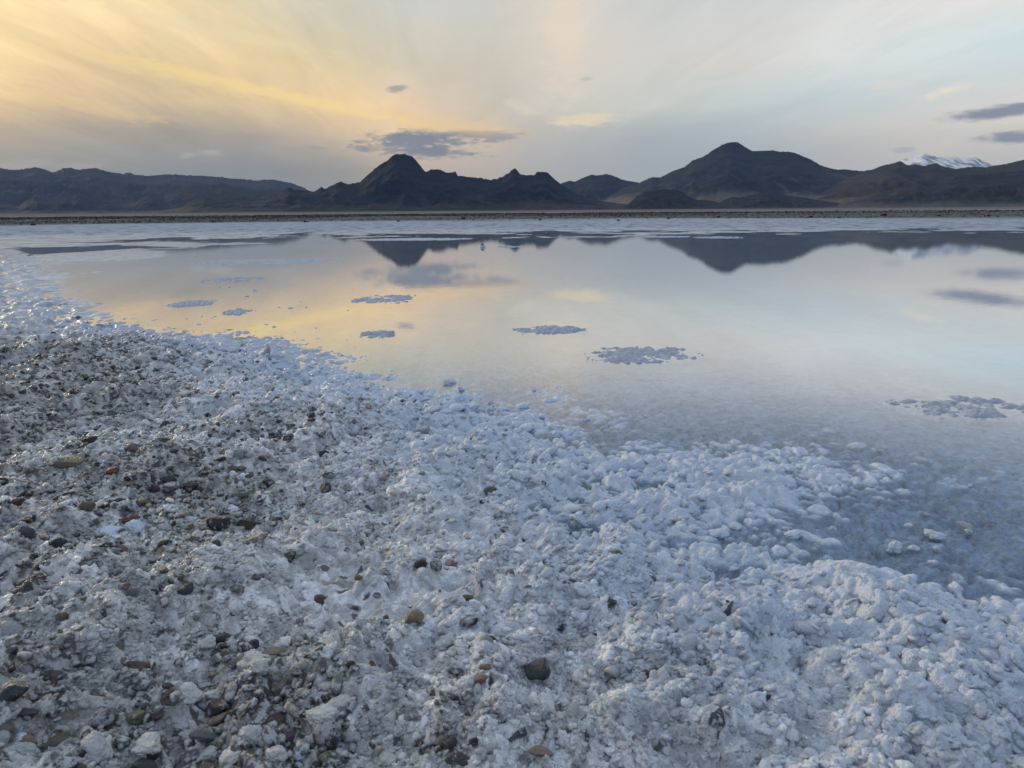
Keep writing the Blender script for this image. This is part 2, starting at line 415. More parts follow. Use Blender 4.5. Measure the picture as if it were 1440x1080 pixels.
# ------------------------------------------------------------------ the shore: ground, water
SHORE_PX = [(-1500, 336), (-500, 339), (-40, 345), (30, 352), (62, 368), (100, 390), (95, 412), (165, 440), (225, 466), (300, 482), (385, 494), (450, 500),
            (500, 520), (600, 545), (690, 560), (765, 583), (830, 618), (920, 642), (1010, 642), (1110, 656), (1188, 670),
            (1090, 692), (1010, 712), (1040, 745), (1105, 780), (1180, 803), (1260, 815), (1340, 842), (1440, 862), (1800, 880), (2600, 900)]
SHORE = [on_ground(x, y)[:2] for x, y in SHORE_PX] + [(9, 0.2), (9, -9), (-60, -9), (-60, 12)]
MOUNDS = [  # px, py, radius (m), height (m): single swells of the crust
    (1225, 845, 0.085, 0.028), (1330, 905, 0.13, 0.034), (1190, 815, 0.05, 0.020), (1010, 655, 0.20, 0.008), (1100, 668, 0.18, 0.006),
    (1060, 690, 0.10, 0.012), (1380, 985, 0.13, 0.026), (1250, 1010, 0.08, 0.022), (1100, 960, 0.12, 0.016), (1000, 1040, 0.10, 0.024),
    (930, 930, 0.09, 0.014), (640, 650, 0.20, 0.022), (545, 610, 0.25, 0.022), (150, 690, 0.22, 0.040), (300, 690, 0.25, 0.020),
    (100, 870, 0.16, 0.026), (180, 920, 0.09, 0.028), (420, 800, 0.14, 0.018), (60, 540, 0.6, 0.060), (200, 505, 0.5, 0.035),
    (420, 590, 0.3, 0.025), (60, 760, 0.2, 0.02), (480, 960, 0.10, 0.02), (700, 960, 0.12, 0.012), (650, 1030, 0.08, 0.018),
    (850, 790, 0.12, 0.016), (900, 720, 0.14, 0.012), (1010, 880, 0.10, 0.012), 
    (400, 745, 0.12, -0.012), (120, 985, 0.10, -0.014), (260, 1000, 0.08, -0.010),
]
MOUNDS = [(*on_ground(x, y)[:2], r, h) for x, y, r, h in MOUNDS]
GRAVEL_PX = [  # px, py, radius (m), strength: where the roadside gravel comes through the salt
    (30, 545, 0.55, 1.0), (110, 575, 0.4, 0.9), (60, 500, 0.6, 0.8), (170, 555, 0.35, 0.6), (-150, 540, 0.9, 1.0), (330, 620, 0.3, 0.45),
    (420, 625, 0.22, 0.4), (210, 690, 0.18, 1.0), (290, 720, 0.16, 0.9), (80, 690, 0.24, 0.55), (330, 745, 0.1, 0.8), (60, 760, 0.2, 0.4),
    (40, 620, 0.4, 0.3), (230, 640, 0.3, 0.35), (20, 1010, 0.09, 0.9), (330, 1010, 0.12, 0.9), (130, 1040, 0.10, 0.8), (240, 1060, 0.10, 0.8),
    (420, 1050, 0.07, 0.8), (-80, 900, 0.25, 0.8), (300, 930, 0.05, 0.7), (250, 810, 0.10, 0.55), (640, 1060, 0.05, 0.5), (-300, 700, 0.7, 0.8),
]
GRAVEL = [(*on_ground(x, y)[:2], r, s) for x, y, r, s in GRAVEL_PX]


def shore_distance(x, y):
    best = np.full(x.shape, 1e9, np.float32); inside = np.zeros(x.shape, bool)
    n = len(SHORE)
    for i in range(n):
        (x0, y0), (x1, y1) = SHORE[i], SHORE[(i + 1) % n]
        ex, ey = x1 - x0, y1 - y0
        t = np.clip(((x - x0) * ex + (y - y0) * ey) / (ex * ex + ey * ey), 0, 1)
        best = np.minimum(best, ((x - x0 - t * ex) ** 2 + (y - y0 - t * ey) ** 2).astype(np.float32))
        if y0 != y1:
            c = (y0 > y) != (y1 > y)
            inside ^= c & (x < (y - y0) / (y1 - y0) * ex + x0)
    d = np.sqrt(best)
    return np.where(inside, d, -d)


def gravel_mask(x, y):
    g = np.zeros(x.shape, np.float32)
    for gx, gy, r, s in GRAVEL:
        g = np.maximum(g, s * np.exp(-((x - gx) ** 2 + (y - gy) ** 2) / (r * r)).astype(np.float32))
    return np.clip(g + 0.25 * fbm(x * 5, y * 5, 71, 3) * (g > 0.03), 0, 1)


def shore_ground(x, y, step):
    """height and tint of the ground near the camera; step = mesh spacing there, finer lumps fade out below it"""
    x = x.astype(np.float64); y = y.astype(np.float64)
    r = np.hypot(x, y)
    wx = x + 0.03 * gnoise(x * 7, y * 7, 5) + 0.008 * gnoise(x * 31, y * 31, 6)
    wy = y + 0.03 * gnoise(x * 7, y * 7, 8) + 0.008 * gnoise(x * 31, y * 31, 9)
    sd = shore_distance(x, y) + 0.15 * fbm(x * 2.2, y * 2.2, 3, 5, 0.6) * np.minimum(1, r / 2)
    zb = np.where(sd > 0, 0.005 * (1 - np.exp(-sd / 0.06)) + 0.019 * smooth(0.03, 0.55, sd) + 0.045 * smooth(0.2, 2.4, sd), 0.0)
    shallow = np.where(sd < 0, -0.0075 * (1 - np.exp(sd / 0.16)) - 0.026 * smooth(0.35, 2.2, -sd), 0)
    zb = zb + shallow
    # far side: the pan rises a hand's breadth and its crust breaks the surface in thin bars
    farn = fbm(x * 0.42, y * 0.42, 21, 5, 0.55)
    qx = x / np.maximum(y, 0.1)
    leftb = smooth(-0.14, -0.56, qx) * smooth(4.5, 7.0, y)
    rise = 0.0040 * (y - 21.0 - 2.0 * smooth(0.0, -0.5, qx)) + 0.042 * farn + 0.012 * fbm(x * 1.5, y * 1.5, 23, 4) + 0.054 * leftb * (1 - 0.40 * smooth(11, 15, y))
    far = smooth(6.5, 9.5, y) * np.clip(smooth(12, 15, y) + leftb, 0, 1)
    zb = np.where(sd < 0, zb * (1 - far) + far * np.clip(np.maximum(rise, -0.02), -0.03, 0.05), zb)
    for mx_, my_, mr, mh in MOUNDS:
        zb = zb + mh * np.exp(-((x - mx_) ** 2 + (y - my_) ** 2) / (mr * mr))
    land = smooth(-0.25, 0.12, sd)
    coat = smooth(0.02, 0.35, sd)
    wet = smooth(0.75, 0.20, sd + 0.25 * fbm(x * 3, y * 3, 33, 3))        # bulbous white belt along the waterline
    wet = np.clip(np.maximum(wet, smooth(0.42, 0.62, x + 0.05 * fbm(x * 9, y * 9, 35, 2) - 0.10 * (y - 0.9)) * smooth(2.2, 1.5, y)), 0, 1)
    g = gravel_mask(x, y)
    lump = 0.30 + 0.70 * land
    lump = np.where(sd < -0.9, 0.14, lump)
    lump = np.maximum(lump, 0.85 * smooth(-0.75, -0.15, sd + 0.25 * fbm(x * 2.0, y * 2.0, 37, 3)))
    lump = np.maximum(lump, far * 0.5)
    z = zb
    for s, seed, aw, ai in ((0.30, 40, 0.08, 0.08), (0.125, 41, 0.26, 0.12), (0.056, 42, 0.62, 0.24), (0.027, 43, 0.74, 0.36), (0.0135, 44, 0.62, 0.55), (0.0066, 45, 0.36, 0.60)):
        fade = smooth(1.6, 3.2, s / step)
        if not np.any(fade > 0): continue
        idx = fade > 0
        dm = domes(wx[idx], wy[idx], s, seed)
        a = ((aw * wet + ai * (1 - wet)) * (1.0 if s < 0.05 else 0.40 + 0.60 * coat))[idx]
        z[idx] += (fade[idx] * lump[idx] * s * a * (dm - 0.5)).astype(np.float64)
    dry_ = (1 - wet) * land * smooth(0.05, 0.5, sd)
    f1 = fbm(wx * 2.4, wy * 2.4, 50, 5, 0.55); f2 = fbm(wx * 7.5, wy * 7.5, 51, 4, 0.55)
    z = z + dry_ * (0.012 * (smooth(-0.14, 0.14, f1) - 0.5) + 0.040 * f1 + 0.006 * (smooth(-0.15, 0.15, f2) - 0.5) + 0.026 * f2 + 0.008 * fbm(wx * 20, wy * 20, 52, 3))
    z = z + wet * land * coat * (0.014 * f2 + 0.018 * f1)
    cell = []
    for s, seed, k in ((0.040, 90, 0.05), (0.018, 91, 0.16), (0.0088, 92, 0.30)):
        fade = smooth(1.4, 2.6, s / step)
        hc, u1, u2 = chips(wx, wy, s, seed)
        rough_ = (0.25 + 0.75 * smooth(-0.35, 0.35, fbm(x * 3.1, y * 3.1, 95 + seed, 2)))
        z = z + fade * dry_ * rough_ * s * k * (hc - 0.4)
        cell.append((u1, u2, fade))
    gr = fbm(x * 45, y * 45, 55, 4, 0.6)
    z = z + smooth(0.02, 0.006, step) * 0.006 * gr * (1 - 0.6 * wet) * land
    z = z - 0.006 * g
    z = np.where(sd > 0.35, np.maximum(z, 0.004 + 0.3 * np.minimum(z, 0)), z)
    # tint: white salt, greyer and browner where grit is mixed in
    inland = smooth(0.15, 1.1, sd) * (1 - 0.75 * wet)
    d1 = smooth(-0.25, 0.55, fbm(x * 4.2, y * 4.2, 61, 5, 0.6))
    d2 = smooth(0.05, 0.55, fbm(x * 17, y * 17, 62, 4, 0.6))
    dirt = np.clip(inland * (0.25 + 0.55 * d1) + 0.45 * d2 * inland + 0.16 * d2 * land, 0, 1)
    white = np.array([0.60, 0.66, 0.76]); dirty = np.array([0.44, 0.425, 0.395]); grit = np.array([0.26, 0.25, 0.24])
    white = white + (np.array([0.76, 0.755, 0.735]) - white) * (inland ** 0.6)[:, None]
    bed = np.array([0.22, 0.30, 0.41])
    fine = smooth(0.12, 0.55, fbm(x * 60, y * 60, 68, 4, 0.65)) * smooth(0.03, 0.008, step)
    dirt = np.clip(dirt + fine * (0.10 + 0.55 * inland) * land, 0, 1)
    c = white + (dirty - white) * dirt[:, None]
    c = c + (grit - c) * (0.45 * smooth(0.25, 0.8, g))[:, None]
    pal_ = np.array([(0.030, 0.030, 0.034), (0.055, 0.060, 0.070), (0.075, 0.074, 0.075), (0.16, 0.155, 0.15), (0.12, 0.088, 0.066), (0.070, 0.052, 0.042), (0.24, 0.20, 0.15), (0.11, 0.095, 0.10)])
    for (u1, u2, fade), lo in zip(cell, (-1.0, 0.0, 0.05)):
        c = c * (1 + fade * (1 - wet) * land * (0.5 * (u2 - 0.5)))[:, None]
        st_ = fade * (u1 < lo * inland + 0.13 * smooth(0.1, 0.7, g) * (lo >= 0)) * land
        c = c + (pal_[(u2 * 7.99).astype(int)] - c) * (0.92 * st_)[:, None]
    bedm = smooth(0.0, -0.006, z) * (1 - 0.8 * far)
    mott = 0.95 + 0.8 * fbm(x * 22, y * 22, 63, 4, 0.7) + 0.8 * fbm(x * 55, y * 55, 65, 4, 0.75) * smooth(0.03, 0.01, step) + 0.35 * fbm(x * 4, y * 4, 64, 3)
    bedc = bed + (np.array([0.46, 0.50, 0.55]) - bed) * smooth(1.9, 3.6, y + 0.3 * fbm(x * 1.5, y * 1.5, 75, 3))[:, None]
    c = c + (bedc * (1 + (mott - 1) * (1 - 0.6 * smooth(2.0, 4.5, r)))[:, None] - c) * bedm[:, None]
    # out past the pan: mud flat, then pale dry playa under the mountains
    mud = smooth(42, 54, r + 9 * fbm(x * 0.08, y * 0.08, 66, 4)) * (1 - smooth(140, 220, r))
    c = c + (np.array([0.17, 0.168, 0.158]) - c) * (0.92 * mud)[:, None]
    pan = smooth(-0.06, 0.26, fbm(x * 2.2, y * 1.3, 69, 4, 0.65)) * smooth(13, 19, r) * (1 - smooth(60, 120, r))
    c = c + (np.array([0.26, 0.265, 0.27]) - c) * (0.75 * pan)[:, None]
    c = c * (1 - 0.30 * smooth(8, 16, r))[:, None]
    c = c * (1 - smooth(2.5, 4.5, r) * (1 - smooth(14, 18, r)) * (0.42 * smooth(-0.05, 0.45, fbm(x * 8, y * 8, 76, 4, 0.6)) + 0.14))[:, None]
    dry = smooth(140, 240, r)
    c = c + (np.array([0.20, 0.185, 0.170]) - c) * dry[:, None]
    c = c * (1 + 0.10 * fbm(x * 0.6, y * 0.6, 67, 4))[:, None]
    return z, np.clip(c, 0.02, 0.9)


# polar mesh, dense where the camera stands over it, one sheet out to the horizon
rows = [0.04, 0.15, 0.28, 0.40, 0.50, 0.57]
v = 0.60
while v < 2.6: rows.append(v); v *= 1.0015
while v < 5.0: rows.append(v); v *= 1.0017
while v < 30: rows.append(v); v *= 1.0034
while v < 56: rows.append(v); v *= 1.005
while v < 15000: rows.append(v); v *= 1.035
rows = np.array(rows)
a = list(np.arange(-37.5, 37.5, 0.090))
s_ = 0.12; e_ = 37.5
while e_ < 180 - 2:
    a.append(e_); e_ += s_; s_ = min(s_ * (1.012 if e_ < 62 else 1.15), 3.0)
neg = [-q for q in a if q > 37.5 + 0.01]
angs = np.radians(np.sort(np.array(a + neg)))
nr, na = len(rows), len(angs)
A, Rr = np.meshgrid(angs, rows)
gx = (Rr * np.sin(A)).ravel(); gy = (Rr * np.cos(A)).ravel()
side = np.maximum(np.abs(np.degrees(A)) - 37.5, 0).ravel()
step = (np.maximum(np.gradient(rows)[:, None] * np.ones_like(A), 0.0015 * Rr)).ravel() * (1 + side * 0.25)
gz = np.zeros_like(gx); gc = np.zeros((len(gx), 3))
CH = 400000
for i in range(0, len(gx), CH):
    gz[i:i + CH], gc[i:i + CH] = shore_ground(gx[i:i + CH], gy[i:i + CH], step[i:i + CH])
gv = np.stack([gx, gy, gz], 1)
ii, jj = np.meshgrid(np.arange(nr - 1), np.arange(na), indexing="ij")
jn = (jj + 1) % na
gf = np.stack([ii * na + jj, ii * na + jn, (ii + 1) * na + jn, (ii + 1) * na + jj], -1).reshape(-1, 4)[:, ::-1]
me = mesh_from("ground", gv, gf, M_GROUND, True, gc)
ground = tag(link("ground", me), kind="structure")
print("ground", len(gv))

bm = bmesh.new()
bmesh.ops.create_circle(bm, cap_ends=True, segments=96, radius=44.0)
me = bpy.data.meshes.new("water"); bm.to_mesh(me); bm.free(); me.materials.append(M_WATER)
water = tag(link("water", me), kind="structure")


def height_at(x, y):
    z, _ = shore_ground(np.array([x]), np.array([y]), np.array([0.008]))
    return float(z[0])


# ------------------------------------------------------------------ mountains
def mountain(name, prof, dist, front, back, seed, rock, fan, jag=0.6, fan_h=0.22, n_t=90, spur=1.0, rough=1.0, snow=None):
    """a range whose crest follows prof (px points) at distance dist (m); real slopes fall front and back of the crest"""
    prof = [(x, y) for x, y in prof]
    pa = np.array([az_el(x, y) for x, y in prof])
    px_w = 57.3 / F_PX
    n_a = int(max(60, (pa[-1, 0] - pa[0, 0]) / px_w * 1.6))
    az_ = np.linspace(pa[0, 0], pa[-1, 0], n_a)
    el_ = np.interp(az_, pa[:, 0], pa[:, 1])
    el_ = el_ + jag * px_w * (gnoise(az_ * 4.5, az_ * 0 + seed, seed) * 1.0 + gnoise(az_ * 11, az_ * 0 + seed, seed + 1) * 0.7) * np.clip(el_ / 1.0, 0, 1)
    target = np.tan(np.radians(np.maximum(el_, -0.02))) * dist + EYE
    t = np.concatenate([-np.linspace(1, 0, int(n_t * 0.7), endpoint=False) ** 1.15, np.linspace(0, 1, int(n_t * 0.3)) ** 1.2])
    T, AZ = np.meshgrid(t, np.radians(az_), indexing="ij")
    rr = dist + np.where(T < 0, T * front, T * back)
    X, Y = rr * np.sin(AZ), rr * np.cos(AZ)
    wS = max(5, int(n_a / 45)) | 1
    body = np.convolve(np.pad(target, wS // 2, mode="edge"), np.ones(wS) / wS, "valid")
    H = body[None, :] * np.ones_like(T)
    hm = target.max()
    sc = hm * 1.1
    rid = 1 - np.abs(fbm(X / sc, Y / (sc * 1.5), seed + 5, 5, 0.55)) * 2.0
    at = np.abs(T)
    tt = np.clip(at * (1 + 0.55 * spur * (0.45 - rid) * np.sin(np.pi * np.clip(at, 0, 1))), 0, 1)
    s = (1 - tt) ** 1.55
    s = np.where(s < fan_h, s * (0.55 + 0.45 * (s / fan_h)), s)          # gravel fans flatten towards the plain
    h = H * s
    h = h + hm * 0.05 * rough * fbm(X / (hm * 0.28), Y / (hm * 0.28), seed + 9, 4) * np.sin(np.pi * np.clip(at, 0, 1)) * np.clip(H / hm, 0, 1)
    h = np.maximum(h, 0)
    ang = (h - EYE) / rr
    k = (target - EYE) / dist / np.maximum(ang.max(0), 1e-6)
    k = np.clip(k, 0.3, 1.6)
    w_ = max(5, int(n_a / 16)) | 1
    ks = np.convolve(np.pad(k, w_ // 2, mode="edge"), np.ones(w_) / w_, "valid")
    near_ = smooth(0.16, 0.01, at)
    h = h * (ks[None, :] * (1 - near_) + k[None, :] * near_)
    h = np.where(at >= 0.999, -1.0, h + 0.02)
    V = np.stack([X, Y, h], -1).reshape(-1, 3)
    nt, na_ = T.shape
    i2, j2 = np.meshgrid(np.arange(nt - 1), np.arange(na_ - 1), indexing="ij")
    Fc = np.stack([i2 * na_ + j2, i2 * na_ + j2 + 1, (i2 + 1) * na_ + j2 + 1, (i2 + 1) * na_ + j2], -1).reshape(-1, 4)
    rel = h / hm
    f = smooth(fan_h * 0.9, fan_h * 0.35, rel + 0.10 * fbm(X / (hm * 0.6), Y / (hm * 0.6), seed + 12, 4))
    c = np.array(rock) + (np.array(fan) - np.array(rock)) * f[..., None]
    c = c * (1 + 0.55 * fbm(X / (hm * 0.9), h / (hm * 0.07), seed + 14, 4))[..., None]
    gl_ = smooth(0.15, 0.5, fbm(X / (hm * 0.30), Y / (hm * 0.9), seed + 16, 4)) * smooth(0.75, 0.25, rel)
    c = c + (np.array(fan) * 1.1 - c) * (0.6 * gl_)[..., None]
    if snow is not None:
        sn = smooth(-0.34, 0.16, -0.10 + fbm(X / (hm * 0.13) + h / (hm * 0.25), Y / (hm * 0.4) + h / (hm * 0.5), seed + 20, 3, 0.5) + 1.1 * (rel - snow))
        c = c + (np.array([0.92, 0.93, 0.95]) - c) * sn[..., None]
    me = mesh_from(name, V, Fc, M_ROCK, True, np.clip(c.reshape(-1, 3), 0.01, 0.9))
    return tag(link(name, me), kind="structure")


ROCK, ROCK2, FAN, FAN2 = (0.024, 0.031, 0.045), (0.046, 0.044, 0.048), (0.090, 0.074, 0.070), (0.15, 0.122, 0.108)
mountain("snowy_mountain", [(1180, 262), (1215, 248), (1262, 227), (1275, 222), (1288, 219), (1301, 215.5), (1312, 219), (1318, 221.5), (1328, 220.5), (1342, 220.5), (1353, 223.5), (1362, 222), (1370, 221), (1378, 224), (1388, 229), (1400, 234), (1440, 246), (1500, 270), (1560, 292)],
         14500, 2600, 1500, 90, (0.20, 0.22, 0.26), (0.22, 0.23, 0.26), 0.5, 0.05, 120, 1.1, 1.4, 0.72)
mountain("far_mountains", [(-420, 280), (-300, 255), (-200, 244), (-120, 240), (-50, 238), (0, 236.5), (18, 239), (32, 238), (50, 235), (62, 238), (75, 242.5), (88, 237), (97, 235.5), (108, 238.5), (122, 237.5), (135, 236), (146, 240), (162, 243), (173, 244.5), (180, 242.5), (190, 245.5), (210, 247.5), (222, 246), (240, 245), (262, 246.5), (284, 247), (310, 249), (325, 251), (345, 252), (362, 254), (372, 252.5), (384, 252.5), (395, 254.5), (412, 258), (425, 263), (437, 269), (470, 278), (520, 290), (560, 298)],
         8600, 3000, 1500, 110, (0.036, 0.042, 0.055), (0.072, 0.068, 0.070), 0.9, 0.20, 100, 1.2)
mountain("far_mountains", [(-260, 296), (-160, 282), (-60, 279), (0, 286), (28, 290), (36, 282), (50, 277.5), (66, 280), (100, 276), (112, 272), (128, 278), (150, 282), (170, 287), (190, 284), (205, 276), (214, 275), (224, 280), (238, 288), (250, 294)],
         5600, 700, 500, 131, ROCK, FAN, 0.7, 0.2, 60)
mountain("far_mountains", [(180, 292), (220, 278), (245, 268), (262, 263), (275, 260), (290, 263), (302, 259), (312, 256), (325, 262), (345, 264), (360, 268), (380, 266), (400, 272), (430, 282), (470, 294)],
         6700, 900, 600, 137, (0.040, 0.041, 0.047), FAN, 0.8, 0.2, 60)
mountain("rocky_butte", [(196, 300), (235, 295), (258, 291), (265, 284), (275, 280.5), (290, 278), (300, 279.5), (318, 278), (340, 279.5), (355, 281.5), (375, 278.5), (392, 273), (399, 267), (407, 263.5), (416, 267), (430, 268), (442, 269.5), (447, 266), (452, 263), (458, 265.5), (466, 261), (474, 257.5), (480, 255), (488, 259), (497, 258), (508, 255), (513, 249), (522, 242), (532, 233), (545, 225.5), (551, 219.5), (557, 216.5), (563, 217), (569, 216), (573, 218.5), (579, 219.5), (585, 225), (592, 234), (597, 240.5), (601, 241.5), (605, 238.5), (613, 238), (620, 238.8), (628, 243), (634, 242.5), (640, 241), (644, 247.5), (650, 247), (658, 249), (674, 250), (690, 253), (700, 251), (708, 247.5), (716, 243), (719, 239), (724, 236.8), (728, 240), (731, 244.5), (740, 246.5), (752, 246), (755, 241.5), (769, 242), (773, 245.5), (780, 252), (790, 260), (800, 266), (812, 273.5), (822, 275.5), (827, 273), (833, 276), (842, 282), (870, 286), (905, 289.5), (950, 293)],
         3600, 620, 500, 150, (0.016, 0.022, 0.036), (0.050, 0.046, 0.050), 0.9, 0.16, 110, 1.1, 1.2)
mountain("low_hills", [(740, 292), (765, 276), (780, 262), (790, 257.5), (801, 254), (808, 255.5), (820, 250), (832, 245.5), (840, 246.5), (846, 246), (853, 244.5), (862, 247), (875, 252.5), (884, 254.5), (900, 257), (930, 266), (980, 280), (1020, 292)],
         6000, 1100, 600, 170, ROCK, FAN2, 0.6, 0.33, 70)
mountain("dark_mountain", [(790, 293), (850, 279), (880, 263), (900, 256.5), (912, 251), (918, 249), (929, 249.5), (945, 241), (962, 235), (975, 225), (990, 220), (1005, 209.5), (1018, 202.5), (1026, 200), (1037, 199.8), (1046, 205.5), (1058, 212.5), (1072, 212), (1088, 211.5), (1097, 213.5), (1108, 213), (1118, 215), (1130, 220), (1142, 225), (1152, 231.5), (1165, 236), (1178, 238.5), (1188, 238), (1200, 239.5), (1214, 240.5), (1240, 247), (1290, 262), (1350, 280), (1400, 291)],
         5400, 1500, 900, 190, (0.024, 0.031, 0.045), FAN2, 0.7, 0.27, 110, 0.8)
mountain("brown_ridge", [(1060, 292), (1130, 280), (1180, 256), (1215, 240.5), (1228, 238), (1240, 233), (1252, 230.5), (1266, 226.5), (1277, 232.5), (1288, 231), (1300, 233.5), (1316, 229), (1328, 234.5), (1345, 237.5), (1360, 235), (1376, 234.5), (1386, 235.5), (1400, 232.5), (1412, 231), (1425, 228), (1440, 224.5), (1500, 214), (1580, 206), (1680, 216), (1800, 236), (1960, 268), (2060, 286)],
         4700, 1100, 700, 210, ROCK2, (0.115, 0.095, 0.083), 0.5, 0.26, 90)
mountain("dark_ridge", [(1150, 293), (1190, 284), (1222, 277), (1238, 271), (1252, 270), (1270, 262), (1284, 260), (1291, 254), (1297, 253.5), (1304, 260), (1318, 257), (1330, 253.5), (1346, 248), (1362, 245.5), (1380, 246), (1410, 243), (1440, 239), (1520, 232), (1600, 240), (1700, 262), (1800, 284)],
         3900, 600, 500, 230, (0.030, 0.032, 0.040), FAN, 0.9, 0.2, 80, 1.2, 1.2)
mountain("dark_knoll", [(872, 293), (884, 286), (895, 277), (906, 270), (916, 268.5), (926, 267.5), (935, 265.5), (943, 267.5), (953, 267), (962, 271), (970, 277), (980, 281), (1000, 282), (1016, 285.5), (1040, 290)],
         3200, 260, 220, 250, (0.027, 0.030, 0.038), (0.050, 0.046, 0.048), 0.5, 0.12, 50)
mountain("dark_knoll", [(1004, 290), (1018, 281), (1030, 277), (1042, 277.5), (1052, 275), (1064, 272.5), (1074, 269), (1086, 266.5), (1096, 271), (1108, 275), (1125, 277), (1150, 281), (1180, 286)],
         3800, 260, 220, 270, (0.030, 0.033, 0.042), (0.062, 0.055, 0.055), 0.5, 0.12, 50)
# ------------------------------------------------------------------ the air
M_HAZE, N, out = material("haze")
pv_ = N.new("ShaderNodeVolumePrincipled")
pv_.inputs["Color"].default_value = (0.38, 0.58, 1.0, 1); pv_.inputs["Density"].default_value = 2.0e-5
pv_.inputs["Absorption Color"].default_value = (1, 1, 1, 1)
M_HAZE.node_tree.links.new(pv_.outputs[0], out.inputs["Volume"])
hx, hz0, hz1 = 17600.0, -2.2, 1300.0
hv = np.array([(sx * hx, sy * hx, z) for z in (hz0, hz1) for sy in (-1, 1) for sx in (-1, 1)])
hf = np.array([(0, 2, 3, 1), (4, 5, 7, 6), (0, 1, 5, 4), (2, 6, 7, 3), (0, 4, 6, 2), (1, 3, 7, 5)])
haze = tag(link("haze", mesh_from("haze", hv, hf, M_HAZE, False)), kind="stuff")


# ------------------------------------------------------------------ stones and salt lumps: shapes
def ico(sub):
    bm = bmesh.new(); bmesh.ops.create_icosphere(bm, subdivisions=sub, radius=1.0)
    v = np.array([q.co[:] for q in bm.verts]); f = np.array([[q.index for q in p.verts] for p in bm.faces]); bm.free()
    return v / np.linalg.norm(v, axis=1, keepdims=True), f


ICO5, ICO4, ICO2 = ico(5), ico(4), ico(2)


def n3(p, s, seed):
    return (gnoise(p[:, 0] * s + p[:, 2] * 1.7, p[:, 1] * s - p[:, 2] * s * 0.9, seed) + gnoise(p[:, 1] * s + 5.2, p[:, 2] * s + p[:, 0] * 0.6, seed + 3)) * 0.7


def stone_shape(seed, base, facets=11, flat=(1.0, 0.75, 0.6), edge=16.0, rough=0.05):
    """angular pebble: a ball cut by tilted planes with slightly worn edges"""
    rng = np.random.default_rng(seed)
    d, f = base
    nrm = rng.normal(size=(facets, 3)); nrm /= np.linalg.norm(nrm, axis=1, keepdims=True)
    off = rng.uniform(0.62, 0.98, facets)
    dot = d @ nrm.T
    inv = np.concatenate([np.maximum(dot, 1e-3) / off, np.full((len(d), 1), 1 / 1.12)], 1)
    r = 1 / (np.sum(inv ** edge, 1) ** (1 / edge))
    p = d * r[:, None]
    p = p * (1 + rough * n3(p, 2.2, seed) + rough * 0.5 * n3(p, 6.0, seed + 7))[:, None]
    p = p * np.array(flat)
    return p / np.abs(p[:, 0]).max(), f


def clump_shape(seed, base, stretch=(1.0, 0.85, 0.72), scale=1.0):
    """cauliflower lump of salt: rounded bosses on bosses"""
    rng = np.random.default_rng(seed)
    d, f = base
    nrm = rng.normal(size=(9, 3)); nrm /= np.linalg.norm(nrm, axis=1, keepdims=True)
    inv = np.maximum(d @ nrm.T, 1e-3) / rng.uniform(0.45, 0.85, 9)
    r = 0.8 / (np.sum(inv ** 7, 1) + 1) ** (1 / 7)
    for n, (r0, r1), k in ((5, (0.35, 0.90), 0.22), (34, (0.12, 0.45), 0.13), (220, (0.05, 0.18), 0.085), (1000, (0.028, 0.08), 0.055)):
        c = rng.normal(size=(n, 3)); c /= np.linalg.norm(c, axis=1, keepdims=True)
        q = np.zeros(len(d))
        for ci, ri in zip(c, rng.uniform(r0, r1, n)):
            dd = ((d - ci) ** 2).sum(1) / (ri * ri)
            q = np.maximum(q, np.maximum(1 - dd, 0) ** 0.6 * ri / r1)
        r = r + k * q
    p = d * r[:, None] * np.array(stretch)
    return p / np.abs(p[:, 0]).max(), f


STONES = {"wedge": [], "slab": [], "round": []}
for k in range(5):
    STONES["wedge"].append(mesh_from("stone", *stone_shape(300 + k, ICO5, 9, (1, 0.8, 0.75), 22, 0.05), M_STONE))
    STONES["slab"].append(mesh_from("stone", *stone_shape(330 + k, ICO5, 12, (1, 0.62, 0.38), 18, 0.05), M_STONE))
    STONES["round"].append(mesh_from("stone", *stone_shape(360 + k, ICO5, 16, (1, 0.82, 0.66), 9, 0.05), M_STONE))
CLUMPS = [mesh_from("salt_clump", *clump_shape(400 + k, ICO5, ((1, 0.85, 0.75), (1, 0.7, 0.6), (1, 0.9, 0.85), (1, 0.55, 0.45))[k % 4]), M_SALT) for k in range(10)]

rnd = random.Random(11)
HUES = {  # colour word -> base colour
    "black": (0.030, 0.030, 0.034), "dark slate": (0.055, 0.060, 0.070), "dark grey": (0.075, 0.074, 0.075), "grey": (0.17, 0.165, 0.16),
    "brown": (0.125, 0.098, 0.078), "dark brown": (0.070, 0.052, 0.042), "tan": (0.30, 0.235, 0.165), "olive": (0.15, 0.135, 0.085),
    "purple grey": (0.13, 0.105, 0.115), "reddish": (0.19, 0.085, 0.066), "pinkish": (0.31, 0.235, 0.20), "rusty": (0.23, 0.155, 0.118),
    "orange": (0.38, 0.17, 0.06),
}
placed = []


